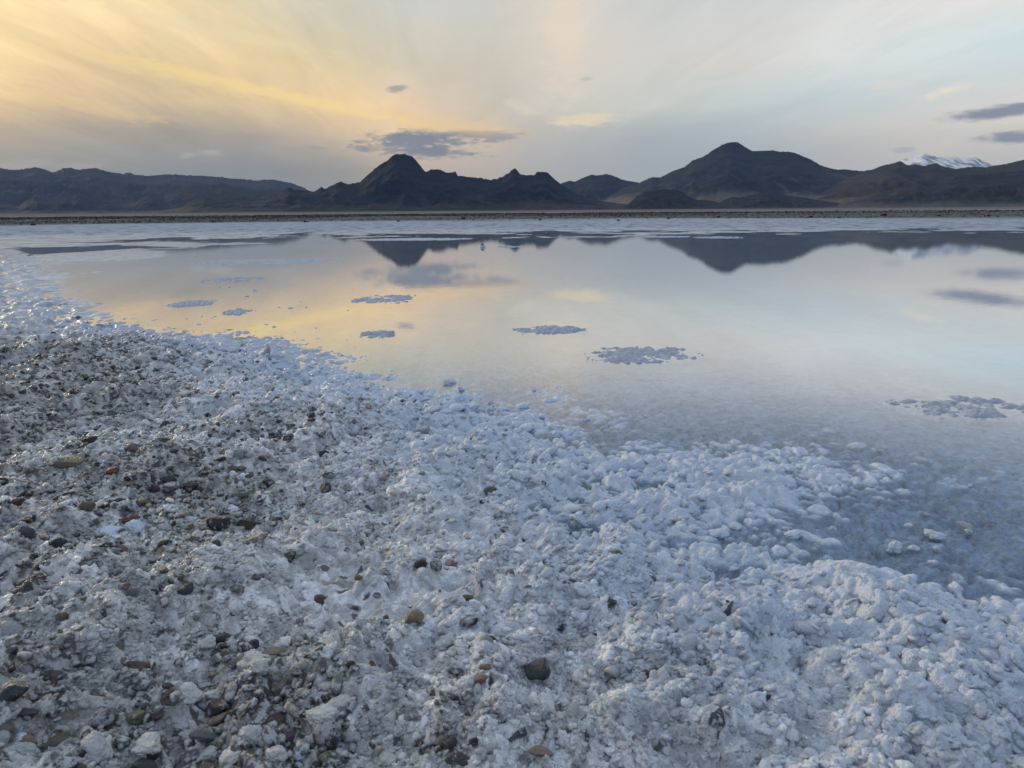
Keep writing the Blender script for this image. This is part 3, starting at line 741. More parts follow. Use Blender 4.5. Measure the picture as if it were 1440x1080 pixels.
def put(kind, px, py, wpx, hue, shape=None, sink=0.34, tilt=0.35, hfac=1.0, label=None, flat=None):
    x, y, t = on_ground(px, py)
    # the foot of the lump lies where the ray meets the real ground, not the z = 0 plane
    for _ in range(3):
        z = height_at(x, y)
        dd = ray(px, py); t = (EYE - z) / -dd[2]; x, y = dd[0] * t, dd[1] * t
    z = height_at(x, y)
    rad = 0.5 * wpx * t / F_PX
    if kind == "stone":
        me_ = rnd.choice(STONES[shape])
        o = link("stone", me_); o.color = (*[c * rnd.uniform(0.88, 1.12) for c in HUES[hue]], 1)
    else:
        me_ = rnd.choice(CLUMPS); o = link("salt_clump", me_)
        w = rnd.uniform(0.86, 1.04); o.color = (*(c * w for c in HUES2[hue]), 1)
    th = (0.66, 0.40, 0.62)[("wedge", "slab", "round").index(shape)] if kind == "stone" else 0.7
    o.scale = (rad, rad, rad * hfac)
    o.rotation_euler = (rnd.uniform(-tilt, tilt), rnd.uniform(-tilt, tilt), rnd.uniform(-0.5, 0.5) + rnd.choice((0, math.pi)))
    o.location = (x, y, max(z, -0.004) + rad * hfac * th * (1 - 2 * sink))
    placed.append((kind, px, py, wpx, hue, shape, o, label))
    return o


HUES2 = {"white": (0.66, 0.72, 0.82), "cream": (0.64, 0.625, 0.585), "grey white": (0.50, 0.505, 0.505)}

# stones one can pick out in the photograph: px, py, width px, hue, shape, height factor, landmark label
HERO = [
    (462, 1038, 44, "dark slate", "wedge", 1.5, "large two toned dark stone standing on edge at the front"),
    (195, 938, 42, "brown", "slab", 0.9, "flat brown mushroom shaped stone lying on pale crust"),
    (160, 668, 21, "reddish", "wedge", 0.9, "brick red pebble on top of the crusted gravel ridge"),
    (187, 733, 33, "reddish", "slab", 1.1, "maroon flat stone among the dark gravel behind the front crust"),
    (582, 893, 30, "tan", "wedge", 1.1, "tan wedge shaped stone alone on the granular crust"),
    (388, 1022, 32, "brown", "wedge", 1.1, "brown wedge shaped stone tucked under a salty dark one"),
    (385, 1000, 36, "black", "round", 1.0, "rounded black stone with a thick salt cap at the front"),
    (307, 995, 40, "black", "slab", 1.0, "long black flat stone among the front salt lumps"),
    (307, 1007, 33, "tan", "slab", 0.8, None), (286, 1040, 37, "grey", "slab", 1.3, "grey block shaped stone with a flat top at the front"),
    (402, 1042, 30, "purple grey", "wedge", 1.0, None), (458, 1072, 32, "olive", "round", 1.0, "olive stone cut by the lower edge of the photo"),
    (20, 978, 66, "dark slate", "slab", 1.2, "biggest dark slate slab with a salt top at the left edge"),
    (30, 997, 44, "dark slate", "slab", 0.9, None), (33, 1014, 27, "tan", "wedge", 1.1, "pale tan pebble beside the slate slab at left edge"),
    (6, 1035, 30, "grey", "round", 1.3, None), (80, 1040, 54, "brown", "round", 0.8, "large grey brown rounded stone low at the left"),
    (148, 1021, 38, "purple grey", "round", 1.0, "purple grey boulder shaped pebble under a salt overhang"),
    (190, 1015, 28, "olive", "round", 1.0, "egg shaped olive pebble below a small orange one"),
    (209, 1001, 11, "orange", "wedge", 1.0, "tiny orange pebble above the egg shaped olive one"),
    (215, 1062, 22, "black", "wedge", 1.0, None), (200, 982, 20, "purple grey", "wedge", 1.0, None),
    (297, 940, 17, "tan", "round", 1.0, None), (318, 923, 15, "tan", "wedge", 1.4, "upright tan chip between two salt lumps"),
    (327, 937, 14, "grey", "wedge", 1.1, None), (338, 909, 21, "dark grey", "round", 0.9, None), (357, 909, 18, "dark slate", "wedge", 1.1, None),
    (388, 920, 40, "pinkish", "slab", 0.9, "long pinkish slab with a red lower edge"), (492, 934, 18, "dark grey", "slab", 1.0, None),
    (337, 1004, 21, "dark grey", "wedge", 1.1, None), (405, 1063, 22, "black", "slab", 1.0, None),
    (40, 757, 26, "dark slate", "round", 0.9, None), (83, 752, 34, "dark slate", "wedge", 0.9, None), (150, 767, 28, "dark slate", "wedge", 0.9, None),
    (172, 776, 20, "reddish", "slab", 1.2, None), (143, 818, 20, "brown", "wedge", 1.0, None), (177, 822, 19, "rusty", "slab", 1.2, None),
    (3, 796, 16, "black", "round", 1.0, None), (228, 812, 22, "brown", "slab", 1.0, None), (236, 766, 15, "dark slate", "wedge", 1.1, None),
    (88, 867, 15, "brown", "round", 1.0, "small brown pebble alone on the smooth crust plateau"), (228, 772, 14, "dark grey", "round", 1.0, None), (62, 753, 18, "pinkish", "slab", 1.0, None),
    (308, 740, 34, "black", "slab", 1.5, "black angular stone under a slanting salt ledge"), (348, 741, 25, "dark brown", "slab", 1.2, None),
    (324, 760, 13, "tan", "wedge", 1.2, None), (297, 775, 27, "dark slate", "wedge", 1.0, None), (365, 771, 30, "pinkish", "slab", 1.0, None),
    (405, 784, 26, "olive", "wedge", 0.9, "olive green stone beside a blue shaded hollow"), (258, 815, 34, "brown", "slab", 1.2, "broad brown slab on salt behind the crust plateau"), (383, 732, 11, "pinkish", "wedge", 1.0, None),
    (260, 832, 28, "dark slate", "wedge", 0.8, None), (362, 814, 20, "brown", "wedge", 0.9, None), (305, 878, 42, "dark grey", "slab", 1.0, "wide dark grey slab in a dip left of the front stones"),
    (450, 836, 19, "purple grey", "wedge", 1.0, None), (254, 727, 17, "reddish", "slab", 1.0, None), (278, 716, 18, "dark grey", "wedge", 1.0, None),
    (200, 682, 38, "black", "wedge", 0.9, "biggest black stone in the hollow of the gravel ridge"), (73, 654, 26, "black", "slab", 1.0, None), (95, 661, 46, "olive", "slab", 0.7, "long low olive brown slab in the left gravel"),
    (118, 645, 18, "brown", "wedge", 1.0, None), (192, 633, 34, "purple grey", "wedge", 0.8, None), (128, 636, 20, "black", "slab", 1.0, None),
    (17, 693, 22, "dark grey", "wedge", 1.2, None), (42, 691, 30, "dark slate", "wedge", 0.8, None), (8, 711, 20, "black", "round", 1.0, None), (25, 713, 27, "brown", "slab", 1.0, None),
    (120, 714, 26, "olive", "wedge", 1.0, None), (100, 740, 15, "black", "wedge", 1.0, None), (107, 730, 15, "olive", "round", 1.0, None), (143, 721, 22, "dark slate", "slab", 1.1, None),
    (168, 704, 18, "black", "slab", 1.0, None), (228, 630, 26, "brown", "slab", 1.0, None), (236, 666, 17, "tan", "wedge", 1.0, None), (205, 715, 26, "brown", "slab", 1.0, None),
    (205, 666, 18, "dark slate", "slab", 1.0, None), (215, 690, 20, "dark grey", "wedge", 1.0, None), (240, 690, 24, "dark grey", "slab", 1.0, None), (258, 700, 22, "brown", "slab", 1.0, None),
    (292, 586, 11, "black", "wedge", 1.2, None), (308, 607, 8, "black", "wedge", 1.0, None), (310, 642, 20, "dark brown", "slab", 1.0, None), (291, 659, 12, "orange", "slab", 1.2, "small orange brown pebble on the crest of a crust"),
    (267, 676, 24, "dark slate", "slab", 1.3, None), (305, 681, 19, "purple grey", "wedge", 1.0, None), (435, 655, 19, "purple grey", "wedge", 1.0, None),
    (420, 688, 11, "black", "wedge", 1.3, None), (458, 693, 19, "dark slate", "wedge", 1.1, "dark pyramid shaped stone on open white crust"), (462, 672, 22, "dark brown", "slab", 1.0, None),
    (455, 618, 16, "dark slate", "wedge", 0.9, None), (405, 617, 19, "dark grey", "wedge", 1.0, None), (423, 618, 14, "brown", "wedge", 1.2, None), (397, 628, 11, "black", "round", 1.0, None),
    (388, 591, 6, "black", "wedge", 1.3, None), (350, 656, 13, "brown", "wedge", 1.0, None), (278, 648, 12, "brown", "slab", 1.0, None), (385, 617, 16, "black", "slab", 1.0, None),
    (592, 788, 19, "dark brown", "wedge", 1.0, None), (613, 798, 17, "purple grey", "round", 1.1, None), (633, 792, 15, "pinkish", "wedge", 0.9, None), (543, 809, 15, "black", "round", 0.9, None),
    (504, 829, 15, "rusty", "round", 1.2, None), (530, 836, 13, "grey", "round", 1.0, None), (500, 851, 19, "dark grey", "slab", 1.2, None), (541, 872, 17, "dark grey", "round", 0.9, None),
    (660, 878, 27, "black", "slab", 1.1, None), (658, 841, 18, "olive", "slab", 0.9, None), (717, 830, 15, "grey", "wedge", 1.0, None), (691, 904, 18, "dark brown", "wedge", 1.2, None),
    (789, 889, 13, "black", "wedge", 1.1, None), (837, 898, 15, "dark brown", "wedge", 1.1, None), (682, 941, 19, "rusty", "round", 1.0, None), (675, 956, 24, "rusty", "round", 0.9, None),
    (712, 954, 22, "rusty", "round", 0.9, None), (755, 946, 36, "dark slate", "round", 1.0, "dark stone with a rounded salt cap in the middle foreground"), (493, 937, 16, "dark slate", "wedge", 1.0, None), (645, 984, 24, "dark slate", "wedge", 0.9, None),
    (588, 1047, 15, "brown", "wedge", 1.3, None), (665, 1046, 16, "black", "wedge", 1.2, None), (760, 1057, 38, "pinkish", "slab", 0.8, "long orange pink slab at the front of the granular crust"), (632, 1050, 24, "dark slate", "wedge", 1.1, None),
    (645, 1068, 40, "dark grey", "slab", 1.0, None), (709, 750, 13, "dark brown", "round", 0.9, None), (732, 755, 13, "dark grey", "round", 1.0, None), (692, 758, 15, "olive", "round", 0.9, None),
    (868, 783, 19, "olive", "wedge", 1.0, None), (853, 848, 32, "dark slate", "slab", 1.0, None), (930, 943, 52, "dark grey", "slab", 0.9, "wide dark slab under a salt roof near the wet crust"), (923, 1038, 14, "rusty", "wedge", 1.2, None),
    (828, 818, 18, "olive", "wedge", 1.2, None), (935, 815, 10, "grey", "slab", 1.0, None), (608, 726, 6, "black", "slab", 1.0, None), (560, 700, 8, "dark brown", "slab", 1.0, None), (690, 690, 20, "grey", "wedge", 0.9, None),
    (75, 469, 7, "black", "wedge", 1.0, "small black stone farthest up the pale left beach"), (112, 455, 11, "dark grey", "wedge", 1.0, "dark grey squarish stone on the pale left beach"),
    (118, 534, 15, "black", "round", 0.9, None), (180, 538, 15, "dark grey", "round", 0.9, None), (162, 541, 14, "brown", "wedge", 0.8, None), (200, 534, 10, "black", "wedge", 0.8, None),
    (117, 546, 15, "dark slate", "round", 0.9, None), (96, 546, 16, "tan", "round", 0.9, None), (41, 558, 12, "dark grey", "round", 1.0, None), (130, 564, 10, "black", "round", 0.9, None), (15, 561, 10, "olive", "round", 1.0, None),
    (165, 484, 9, "dark grey", "wedge", 1.0, None), (135, 502, 13, "dark grey", "slab", 1.0, None), (78, 513, 8, "black", "slab", 1.0, None), (158, 512, 8, "black", "wedge", 1.0, None),
]
for (px, py, w, hue, shape, hf_, lab) in HERO:
    put("stone", px, py, w, hue, shape, 0.26 if w > 25 else 0.30, 0.4, hf_, lab)

# more stones, found where the gravel shows
GW = [g[2] ** 2 * g[3] for g in GRAVEL]
tries = 0
n_more = 0
while n_more < 150 and tries < 6000:
    tries += 1
    gx_, gy_, gr_, gs_ = rnd.choices(GRAVEL, [w ** 0.5 for w in GW])[0]
    x = rnd.gauss(gx_, gr_ * 0.55); y = rnd.gauss(gy_, gr_ * 0.55)
    if y < 0.7: continue
    p = np.array([x, y, -EYE]); dep = p @ _F
    px = CX + F_PX * (p @ _R) / dep; py = CY - F_PX * (p @ _U) / dep
    if not (-10 < px < 1000 and 455 < py < 1085): continue
    w = min(38, rnd.uniform(0.010, 0.030) * F_PX / dep)
    if w < 6 or any(abs(px - q[1]) < (w + q[3]) * 0.42 and abs(py - q[2]) < (w + q[3]) * 0.26 for q in placed): continue
    put("stone", px, py, w, rnd.choices(list(HUES), (4, 8, 8, 6, 1.5, 3, 0.8, 1, 3, 0.2, 0.4, 0.2, 0.0))[0], rnd.choice(("wedge", "wedge", "slab", "round")), rnd.uniform(0.22, 0.36), 0.45, rnd.uniform(0.8, 1.1))
    n_more += 1

# salt lumps one can pick out: px, py, width, tone, height factor, label
LUMPS = [
    (740, 607, 30, "white", 0.9, None), (781, 613, 24, "white", 1.0, None), (632, 543, 26, "white", 0.8, "rounded white lump at the tip of the shore crust"), (650, 548, 14, "white", 0.8, None), (735, 578, 26, "white", 0.8, None), (824, 594, 14, "white", 1.0, "lone white lump standing in water off the shore"),
    (663, 578, 30, "white", 0.7, None), (610, 578, 22, "white", 0.7, None), (697, 598, 18, "white", 0.8, None), (590, 553, 14, "white", 0.9, None),
    (1116, 763, 27, "white", 1.0, "smooth double white lump in the shallow water"), (1170, 748, 12, "white", 1.0, "tiny white lump alone in the shallow water"), (1255, 781, 26, "white", 1.0, "white lump at the left of the row in shallows"), (1284, 772, 18, "white", 1.0, None), (1315, 762, 34, "white", 1.0, "ragged white lump with spikes, largest in the shallows"), (1311, 794, 13, "white", 1.0, None),
    (1362, 760, 28, "white", 0.8, None), (1318, 778, 13, "white", 1.0, None), (1355, 748, 24, "grey white", 0.5, None), (1276, 750, 13, "white", 0.8, None), (1303, 727, 9, "white", 1.0, None), (1364, 694, 8, "white", 1.4, None), (1386, 696, 7, "white", 1.0, None),
    (1010, 752, 32, "white", 1.0, None), (1034, 746, 20, "white", 0.9, None), (975, 746, 18, "white", 0.9, None), (1055, 700, 22, "white", 0.8, None), (1105, 745, 14, "white", 0.8, None), (1062, 746, 10, "white", 1.2, None), (1108, 752, 12, "white", 0.8, None),
    (1055, 717, 10, "white", 1.0, None), (960, 672, 26, "white", 0.8, None), (910, 650, 20, "white", 0.8, None), (880, 668, 20, "white", 0.8, None), (860, 712, 30, "white", 0.8, None), (940, 692, 24, "white", 0.8, None), (985, 700, 22, "white", 0.8, None),
    (1286, 903, 17, "white", 1.2, None), (1412, 893, 14, "white", 1.0, None), (1085, 823, 22, "white", 0.9, None), (1130, 854, 18, "white", 1.1, None), (1041, 842, 14, "white", 0.9, None), (1230, 927, 18, "white", 0.8, None),
    (1288, 1035, 22, "white", 1.9, "tall pointed salt fin on the front right crust"), (1400, 1050, 26, "white", 0.9, None), (1365, 1042, 16, "white", 1.0, None),
    (478, 985, 42, "cream", 0.9, "creamy cauliflower lump perched above the long salt lump"), (455, 1008, 64, "cream", 0.75, "long salt lump lying above the two toned dark stone"), (434, 1028, 24, "cream", 1.1, None), (370, 994, 40, "cream", 0.9, None), (355, 1043, 44, "grey white", 1.0, None),
    (388, 1062, 38, "cream", 0.9, None), (425, 1060, 26, "white", 1.3, None), (292, 1056, 40, "grey white", 0.9, None), (217, 1032, 24, "white", 1.2, None), (32, 1062, 58, "grey white", 1.0, "broad salt lump in the lower left corner"), (140, 1056, 56, "grey white", 0.9, None),
    (205, 1060, 52, "cream", 0.8, None), (266, 982, 42, "cream", 0.9, None), (305, 980, 38, "cream", 0.8, None), (372, 962, 44, "cream", 0.9, None), (346, 937, 34, "cream", 0.9, None), (290, 913, 30, "cream", 1.0, None), (331, 918, 24, "grey white", 1.0, None),
    (360, 936, 34, "cream", 0.8, None), (262, 1012, 30, "grey white", 0.9, None), (25, 1033, 26, "white", 0.9, None), (285, 950, 24, "grey white", 0.9, None), (255, 1025, 32, "grey white", 0.9, None), (330, 1065, 44, "cream", 0.8, None), (495, 1045, 30, "grey white", 0.9, None),
    (440, 975, 18, "white", 1.0, None), (540, 1060, 40, "cream", 0.9, None), (575, 1035, 26, "grey white", 1.1, None), (690, 1055, 24, "grey white", 1.2, None), (190, 745, 30, "white", 0.8, None), (155, 740, 40, "white", 0.8, None), (95, 735, 28, "white", 0.8, None), (195, 705, 20, "white", 1.0, None),
    (235, 745, 26, "grey white", 0.8, None), (130, 610, 26, "white", 0.6, None), (330, 723, 20, "white", 0.9, None), (345, 750, 16, "white", 0.8, None), (310, 752, 14, "white", 0.8, None),
]
for (px, py, w, tone, hf_, lab) in LUMPS:
    put("clump", px, py, w, tone, None, 0.37, 0.5, hf_ * 0.95, lab)
put("clump", 750, 936, 28, "cream", None, 0.30, 0.3, 0.7, None)
for k in range(46):     # small nodules scattered on the shallow water off the shore
    px, py = rnd.choice([(300, 410), (360, 445), (420, 470), (560, 530), (480, 500), (690, 545), (850, 590), (930, 600)])
    px += rnd.gauss(0, 55); py += rnd.gauss(0, 11)
    x, y, t = on_ground(px, py)
    if shore_distance(np.array([x]), np.array([y]))[0] > -0.02: continue
    put("clump", px, py, rnd.uniform(3, 8), "white", None, 0.35, 0.25, 0.8, "@")

# ------------------------------------------------------------------ labels that tell the lumps and stones apart
ZONES = [(lambda x, y: y < 600 and x < 330, "on the left gravel bank"), (lambda x, y: y < 780 and x < 340, "in the dark gravel ridge"), (lambda x, y: y < 720 and x < 560, "on the open crust"),
         (lambda x, y: y > 880 and x < 520, "among the front salt lumps"), (lambda x, y: x < 520, "on the left crust"), (lambda x, y: True, "on the granular crust")]
land = [q for q in placed if q[7] and q[7] != "@"]
SHORT = {}
for q in land:
    w_ = q[7].split()
    for stop in ("at", "on", "among", "under", "with", "in", "lying", "above", "below", "beside", "behind", "between", "alone", "tucked", "low", "cut", "standing", "left", "farthest", "near", "perched", "off", "of"):
        if stop in w_[2:]: w_ = w_[:2 + w_[2:].index(stop)]
    SHORT[q[7]] = " ".join(w_).strip(",")


def relation(q, p):
    ddx, ddy = p[1] - q[1], (p[2] - q[2]) * 2.2
    if abs(ddx) > abs(ddy): return "left of" if ddx < 0 else "right of"
    return "behind" if ddy < 0 else "in front of"


used = {q[7] for q in land}
pend = {}
for p in placed:
    kind, px, py, w, hue, shape, o, lab = p
    grp = "stones in the salt crust" if kind == "stone" else "salt lumps by the waterline"
    if kind != "stone" and px < 700 and py > 600: grp = "loose salt lumps on the gravel"
    o["category"] = "stone" if kind == "stone" else "salt lump"
    o["group"] = grp
    if lab == "@":
        o["label"] = "tiny salt nodule poking out of the still shallow water"; o["group"] = "salt nodules in the shallows"; continue
    if lab:
        o["label"] = lab; continue
    size = "small" if w < 16 else ("medium" if w < 28 else "large")
    noun = {"wedge": "angular stone", "slab": "flat stone", "round": "rounded stone", None: "lump of salt"}[shape]
    tone = {"white": "clean white", "cream": "creamy", "grey white": "greyish"}.get(hue, hue)
    done = False
    near = sorted(land, key=lambda q: (q[1] - px) ** 2 + ((q[2] - py) * 2) ** 2)[:5]
    for q in near:
        cand = f"{size} {tone} {noun} just {relation(q, p)} the {SHORT[q[7]]}".replace("just in front", "in front").replace("just behind", "behind")
        cand = " ".join(cand.split())
        if cand not in used and len(cand.split()) <= 16:
            used.add(cand); o["label"] = cand; done = True; break
    if not done:
        zone = next(zn for f_, zn in ZONES if f_(px, py))
        o["label"] = f"one of the {size} {tone} {noun}s {zone}".replace("lump of salts", "salt lumps")
        o["group"] = f"{tone} {noun}s {zone}".replace("lump of salts", "salt lumps")

# ------------------------------------------------------------------ fine gravel, one body of pebbles nobody could count
rg = np.random.default_rng(5)
dv, df = ICO2
shp = [stone_shape(500 + k, ICO2, 10, (1, 0.8, 0.62), 14, 0.06)[0] for k in range(16)]
P, S = [], []
while len(P) < 5200:
    gx_, gy_, gr_, gs_ = GRAVEL[rg.choice(len(GRAVEL), p=np.array([w for w in GW]) ** 0.6 / np.sum(np.array(GW) ** 0.6))]
    q = rg.normal(0, gr_ * 0.62, (60, 2)) + (gx_, gy_)
    keep = (q[:, 1] > 0.4) & (rg.uniform(size=60) < gs_ * 0.9)
    P.extend(q[keep].tolist())
for k in range(350):
    P.append((rg.uniform(-2.6, 0.45), rg.uniform(0.65, 3.2)))
P = np.array(P)
sdp = shore_distance(P[:, 0], P[:, 1]); P = P[(sdp > 0.22) & (P[:, 0] < 0.25 + 0.1 * P[:, 1])]
n = len(P)
zz, _ = shore_ground(P[:, 0], P[:, 1], np.full(n, 0.006))
rad = np.exp(rg.normal(math.log(0.0052), 0.42, n)).clip(0.0022, 0.013)
pal = np.array([HUES[h] for h in ("black", "dark slate", "dark grey", "grey", "grey", "dark brown", "tan", "olive", "purple grey", "brown")])
ci = rg.choice(10, n, p=[0.12, 0.19, 0.20, 0.16, 0.07, 0.10, 0.05, 0.04, 0.05, 0.02])
V, Fc, C = [], [], []
nv = len(dv)
ang = rg.uniform(0, 6.283, n); tl = rg.normal(0, 0.3, (n, 2))
for i in range(n):
    s = shp[i % 16] * rad[i] * np.array([1, 1, rg.uniform(0.6, 1.15)])
    ca, sa = math.cos(ang[i]), math.sin(ang[i])
    x_, y_ = s[:, 0] * ca - s[:, 1] * sa, s[:, 0] * sa + s[:, 1] * ca
    z_ = s[:, 2] + x_ * tl[i, 0] + y_ * tl[i, 1]
    V.append(np.stack([x_ + P[i, 0], y_ + P[i, 1], z_ + zz[i] + rad[i] * 0.45], 1)); Fc.append(df + i * nv)
    C.append(np.repeat((pal[ci[i]] * rg.uniform(0.8, 1.25))[None], nv, 0))
tag(link("gravel", mesh_from("gravel", np.concatenate(V), np.concatenate(Fc), M_GRAVEL, True, np.concatenate(C))), kind="stuff")

# ------------------------------------------------------------------ loose salt grains that make up the crumbly crust
rg = np.random.default_rng(77)
gshp = np.stack([clump_shape(700 + k, ICO2, (1, 0.9, 0.8))[0] if k % 2 else stone_shape(700 + k, ICO2, 9, (1, 0.85, 0.75), 9, 0.10)[0] for k in range(24)])
n = 270000
u_ = rg.uniform(0, 1, n)
r = (0.62 ** 0.6 + u_ * (3.6 ** 0.6 - 0.62 ** 0.6)) ** (1 / 0.6)
th = np.radians(rg.uniform(-40, 40, n))
X, Y = r * np.sin(th), r * np.cos(th)
sdg = shore_distance(X, Y)
dn = 0.35 + 0.75 * smooth(-0.35, 0.35, fbm(X * 5, Y * 5, 171, 4)) - 0.5 * smooth(0.1, 0.5, fbm(X * 2.3, Y * 2.3, 173, 3))
dn = dn * smooth(-0.02, 0.25, sdg + 0.15 * fbm(X * 6, Y * 6, 175, 3))
gm = gravel_mask(X, Y)
wt_ = np.clip(np.maximum(smooth(0.75, 0.20, sdg + 0.25 * fbm(X * 3, Y * 3, 33, 3)), smooth(0.42, 0.62, X - 0.10 * (Y - 0.9)) * smooth(2.2, 1.5, Y)), 0, 1)
clus = smooth(-0.12, 0.22, fbm(X * 16, Y * 16, 177, 3))
dn = dn * (1 - 0.65 * smooth(0.3, 0.8, gm)) * (1 - 0.80 * wt_) * (0.45 + 0.55 * clus)
k = rg.uniform(size=n) < dn
wt_ = wt_[k]
X, Y, r, sdg = X[k], Y[k], r[k], sdg[k]; n = len(X)
zz, cc = shore_ground(X, Y, 0.0015 * r)
rad = np.exp(rg.normal(math.log(0.0029), 0.42, n)).clip(0.0018, 0.010) * (0.72 + 0.40 * r) * (1 + 1.0 * wt_ * rg.uniform(0.2, 1.3, len(wt_)))
k = zz > -0.004
X, Y, r, zz, cc, rad, wt_ = X[k], Y[k], r[k], zz[k], cc[k], rad[k], wt_[k]; n = len(X)
ang = rg.uniform(0, 6.283, n); ca, sa = np.cos(ang)[:, None], np.sin(ang)[:, None]
tl = rg.normal(0, 0.35, (n, 2)); sq = rg.uniform(0.6, 1.0, n)
pick = rg.integers(0, 24, n); pick = np.where((wt_ > 0.5) & (pick % 2 == 0), pick + 1, pick)
S = gshp[pick] * rad[:, None, None]
x_ = S[..., 0] * ca - S[..., 1] * sa; y_ = S[..., 0] * sa + S[..., 1] * ca
z_ = S[..., 2] * sq[:, None] + x_ * tl[:, :1] + y_ * tl[:, 1:]
V = np.stack([x_ + X[:, None], y_ + Y[:, None], z_ + (zz - rad * 0.20)[:, None]], -1).reshape(-1, 3)
Fc = (df[None] + (np.arange(n) * nv)[:, None, None]).reshape(-1, 3)
cc = cc * rg.uniform(0.80, 1.12, n)[:, None]
cc = np.maximum(cc, 0.60 * np.array([0.62, 0.635, 0.65]) * rg.uniform(0.6, 1.1, n)[:, None])
tag(link("salt_grains", mesh_from("salt_grains", V, Fc, M_GROUND, True, np.repeat(cc, nv, 0))), kind="stuff")
print("grains", n)

# ------------------------------------------------------------------ crust islands in the water
def island(px, py, wpx, hpx, seed, label, thick=0.008, broken=0.75):
    x0, y0, t = on_ground(px, py)
    hw = 0.5 * wpx * t / F_PX
    ya = on_ground(px, py + hpx * 0.5)[1]; yb = on_ground(px, py - hpx * 0.5)[1]
    hd = 0.42 * abs(yb - ya)
    n_ = 150
    u, v_ = np.meshgrid(np.linspace(-1.15, 1.15, n_), np.linspace(-1.15, 1.15, n_))
    X, Y = (u * hw).ravel(), (v_ * hd).ravel()
    st = 2.3 * max(hw, hd) / n_
    e = 1 - np.sqrt(u.ravel() ** 2 + v_.ravel() ** 2)
    sc_ = max(hw, hd)
    e = e + broken * fbm(X / sc_ * 3.2, Y / sc_ * 3.2, seed, 4, 0.6) + 0.12
    z = np.where(e > 0, np.clip(e * 2.2, 0, 1) * thick, np.maximum(e * 0.14, -0.06))
    for s, k in ((0.10, 0.07), (0.055, 0.20), (0.028, 0.36), (0.013, 0.4), (0.2, 0.05)):
        z = z + smooth(1.2, 2.6, s / st) * s * k * (domes(X + seed, Y, s, seed + 2) - 0.5) * smooth(-0.35, 0.2, e)
    z = np.where((np.abs(u.ravel()) > 1.13) | (np.abs(v_.ravel()) > 1.13), -0.03, z)
    i2, j2 = np.meshgrid(np.arange(n_ - 1), np.arange(n_ - 1), indexing="ij")
    q = np.stack([i2 * n_ + j2, i2 * n_ + j2 + 1, (i2 + 1) * n_ + j2 + 1, (i2 + 1) * n_ + j2], -1).reshape(-1, 4)
    d_ = (1 + 0.3 * fbm(X * 20, Y * 20, seed + 4, 3))[:, None]
    o = link("salt_island", mesh_from("salt_island", np.stack([X, Y, z], 1), q, M_GROUND, True, np.array([0.44, 0.475, 0.54]) * d_))
    o.location = (x0, y0, 0)
    tag(o, label, "salt island", "crust islands in the water")


for a_ in [(540, 421, 76, 13, 601, "thin oblong salt crust island under the butte's reflection", 0.008), (272, 427, 52, 11, 602, "jagged salt island nearest the left beach inlet", 0.008),
           (338, 438, 34, 10, 603, "small broken salt island right of the jagged one", 0.007), (530, 471, 46, 10, 604, "smallest dense salt island off the left shore", 0.010),
           (774, 464, 98, 13, 605, "long flat salt island in the centre of the water", 0.009), (905, 499, 148, 24, 606, "largest forked salt island in the middle of the water", 0.008),
           (1370, 573, 190, 36, 607, "broad sunken salt sheet at the right edge of water", 0.006, 0.5), (578, 336.5, 160, 3.6, 608, "long white salt bar crossing the butte's reflection", 0.01),
           (455, 341.5, 22, 2.0, 609, "short white salt bar just left of the butte's reflection", 0.01), (380, 367.5, 180, 9, 610, "long ragged salt bar over the pale water at left", 0.007),
           (330, 393, 70, 7, 611, "ragged salt bar between the beach and the long bar", 0.007), (718, 347, 34, 1.8, 612, "thin white salt sliver right of the small dark stone", 0.01),
           (1010, 334, 60, 2.4, 613, "thin white salt bar over the dark mountain's reflection", 0.01), (930, 333, 70, 2.2, 614, "flat white salt bar left of the dark mountain's reflection", 0.01)]:
    island(*a_)

# a single stone with a salt rim far out in the water
x, y, t = on_ground(679, 347.5)
o = link("stone", STONES["round"][1]); o.location = (x, y, 0.035); o.scale = (0.042, 0.042, 0.05); o.color = (0.03, 0.03, 0.032, 1)
tag(o, "small black stone with a white salt rim far out in water", "stone")
rim = link("salt_rim", CLUMPS[3]); rim.parent = o; rim.scale = (1.35, 1.5, 0.55); rim.location = (0.0, 0.1, -0.45); rim.color = (0.72, 0.75, 0.79, 1)

# ------------------------------------------------------------------ scrub belt beyond the pan
def tufts(cx_, cy2, hgt, wid, cols, blades, rg_):
    n = len(cx_)
    az2 = rg_.uniform(0, 6.283, (n, blades)); lean = rg_.uniform(0.1, 0.9, (n, blades)); hh = hgt[:, None] * rg_.uniform(0.5, 1.05, (n, blades)); ww = wid[:, None] * rg_.uniform(0.15, 0.35, (n, blades))
    off = rg_.normal(0, 0.25, (n, blades, 2)) * wid[:, None, None]
    bx = cx_[:, None] + off[..., 0]; by = cy2[:, None] + off[..., 1]
    dx_, dy_ = np.cos(az2), np.sin(az2)
    tx, ty = bx + dx_ * lean * wid[:, None] * 0.6, by + dy_ * lean * wid[:, None] * 0.6
    z0 = np.full_like(bx, -0.02)
    v = np.stack([np.stack([bx - dy_ * ww, by + dx_ * ww, z0], -1), np.stack([bx + dy_ * ww, by - dx_ * ww, z0], -1), np.stack([tx + dy_ * ww * .7, ty - dx_ * ww * .7, hh], -1), np.stack([tx - dy_ * ww * .7, ty + dx_ * ww * .7, hh], -1)], 2).reshape(-1, 3)
    f = np.arange(len(v)).reshape(-1, 4)
    c = np.repeat(cols, blades * 4, 0)
    return v, f, c


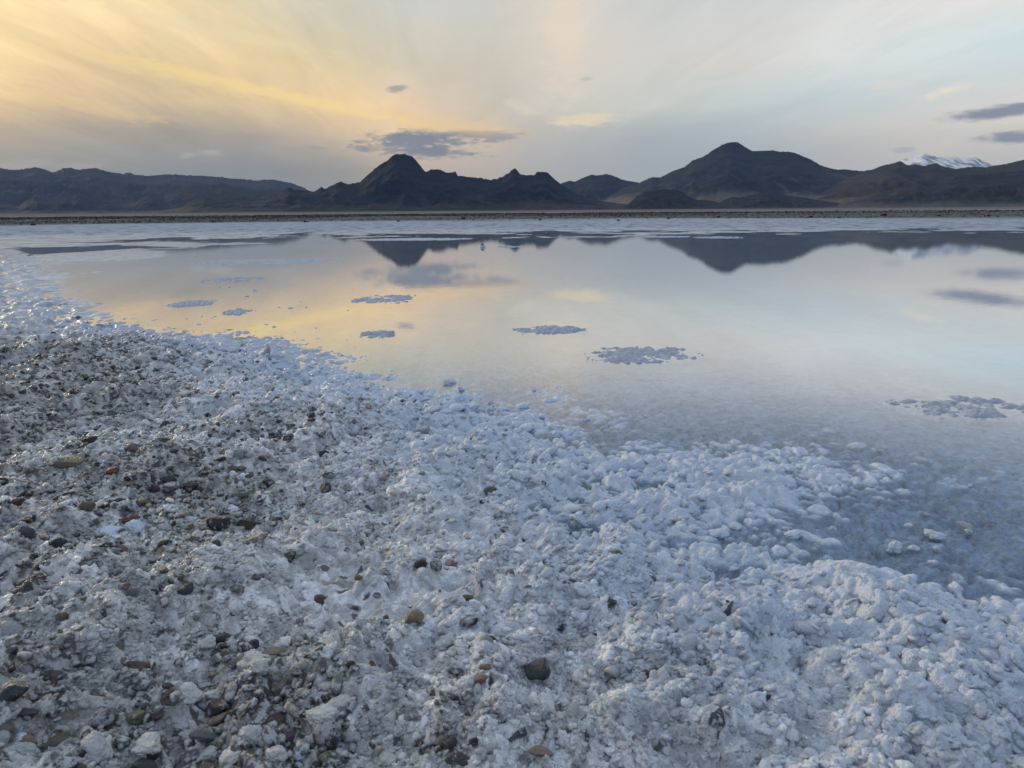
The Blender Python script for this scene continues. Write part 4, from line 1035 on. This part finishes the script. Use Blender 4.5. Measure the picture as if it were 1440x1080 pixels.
rg = np.random.default_rng(21)
n = 60000
r = 46 * (165 / 46) ** (rg.uniform(0, 1, n) ** 0.9); th = np.radians(rg.uniform(-42, 42, n))
X, Y = r * np.sin(th), r * np.cos(th)
dens = smooth(-0.55, 0.35, fbm(X * 0.05, Y * 0.05, 81, 3)) * (1 - 0.45 * smooth(-5, 25, np.degrees(th))) * smooth(46, 56, r + 8 * fbm(X * 0.1, Y * 0.1, 83, 2))
k = rg.uniform(size=n) < dens
X, Y, r = X[k], Y[k], r[k]; n = len(X)
h_ = rg.uniform(0.035, 0.125, n) * np.clip(r / 80, 0.8, 1.5)
base = np.array([(0.065, 0.065, 0.052), (0.10, 0.094, 0.072), (0.040, 0.041, 0.040), (0.16, 0.145, 0.115)])[rg.choice(4, n, p=[0.38, 0.25, 0.27, 0.10])]
v, f, c = tufts(X, Y, h_, h_ * rg.uniform(0.8, 1.5, n), base, 6, rg)
tag(link("scrub", mesh_from("scrub", v, f, M_SCRUB, False, c)), kind="stuff")
# a few tufts stand alone on the white pan in front of the belt
v, f, c = tufts(np.zeros(1), np.zeros(1), np.array([1.0]), np.array([1.6]), np.array([(0.045, 0.045, 0.038)]), 26, rg)
tuft_me = mesh_from("scrub_tuft", v, f, M_SCRUB, False, c)
tuft0 = None
for k, (px, py, s) in enumerate([(47, 318.5, 0.10), (652, 309.5, 0.13), (1243, 304.5, 0.15), (1140, 307, 0.10), (760, 311, 0.08), (300, 314, 0.10), (940, 309, 0.10), (1010, 307, 0.10), (1320, 305, 0.10), (870, 312, 0.08), (430, 314, 0.09), (560, 313, 0.08), (1390, 305, 0.10), (1180, 308, 0.09)]):
    x, y, t = on_ground(px, py)
    if tuft0 is None: tuft0 = o = link("scrub_tuft", tuft_me)
    else: o = tuft0.copy(); COL.objects.link(o)
    o.location = (x, y, height_at(x, y) - 0.005); o.scale = (s, s, s); o.rotation_euler = (0, 0, k * 1.3)
    if k == 0: tag(o, "dark low tuft alone on the left of the far salt pan", "tuft")
    else: tag(o, "tiny dark tuft on the far white pan before the scrub belt", "tuft", "tufts on the far salt pan")
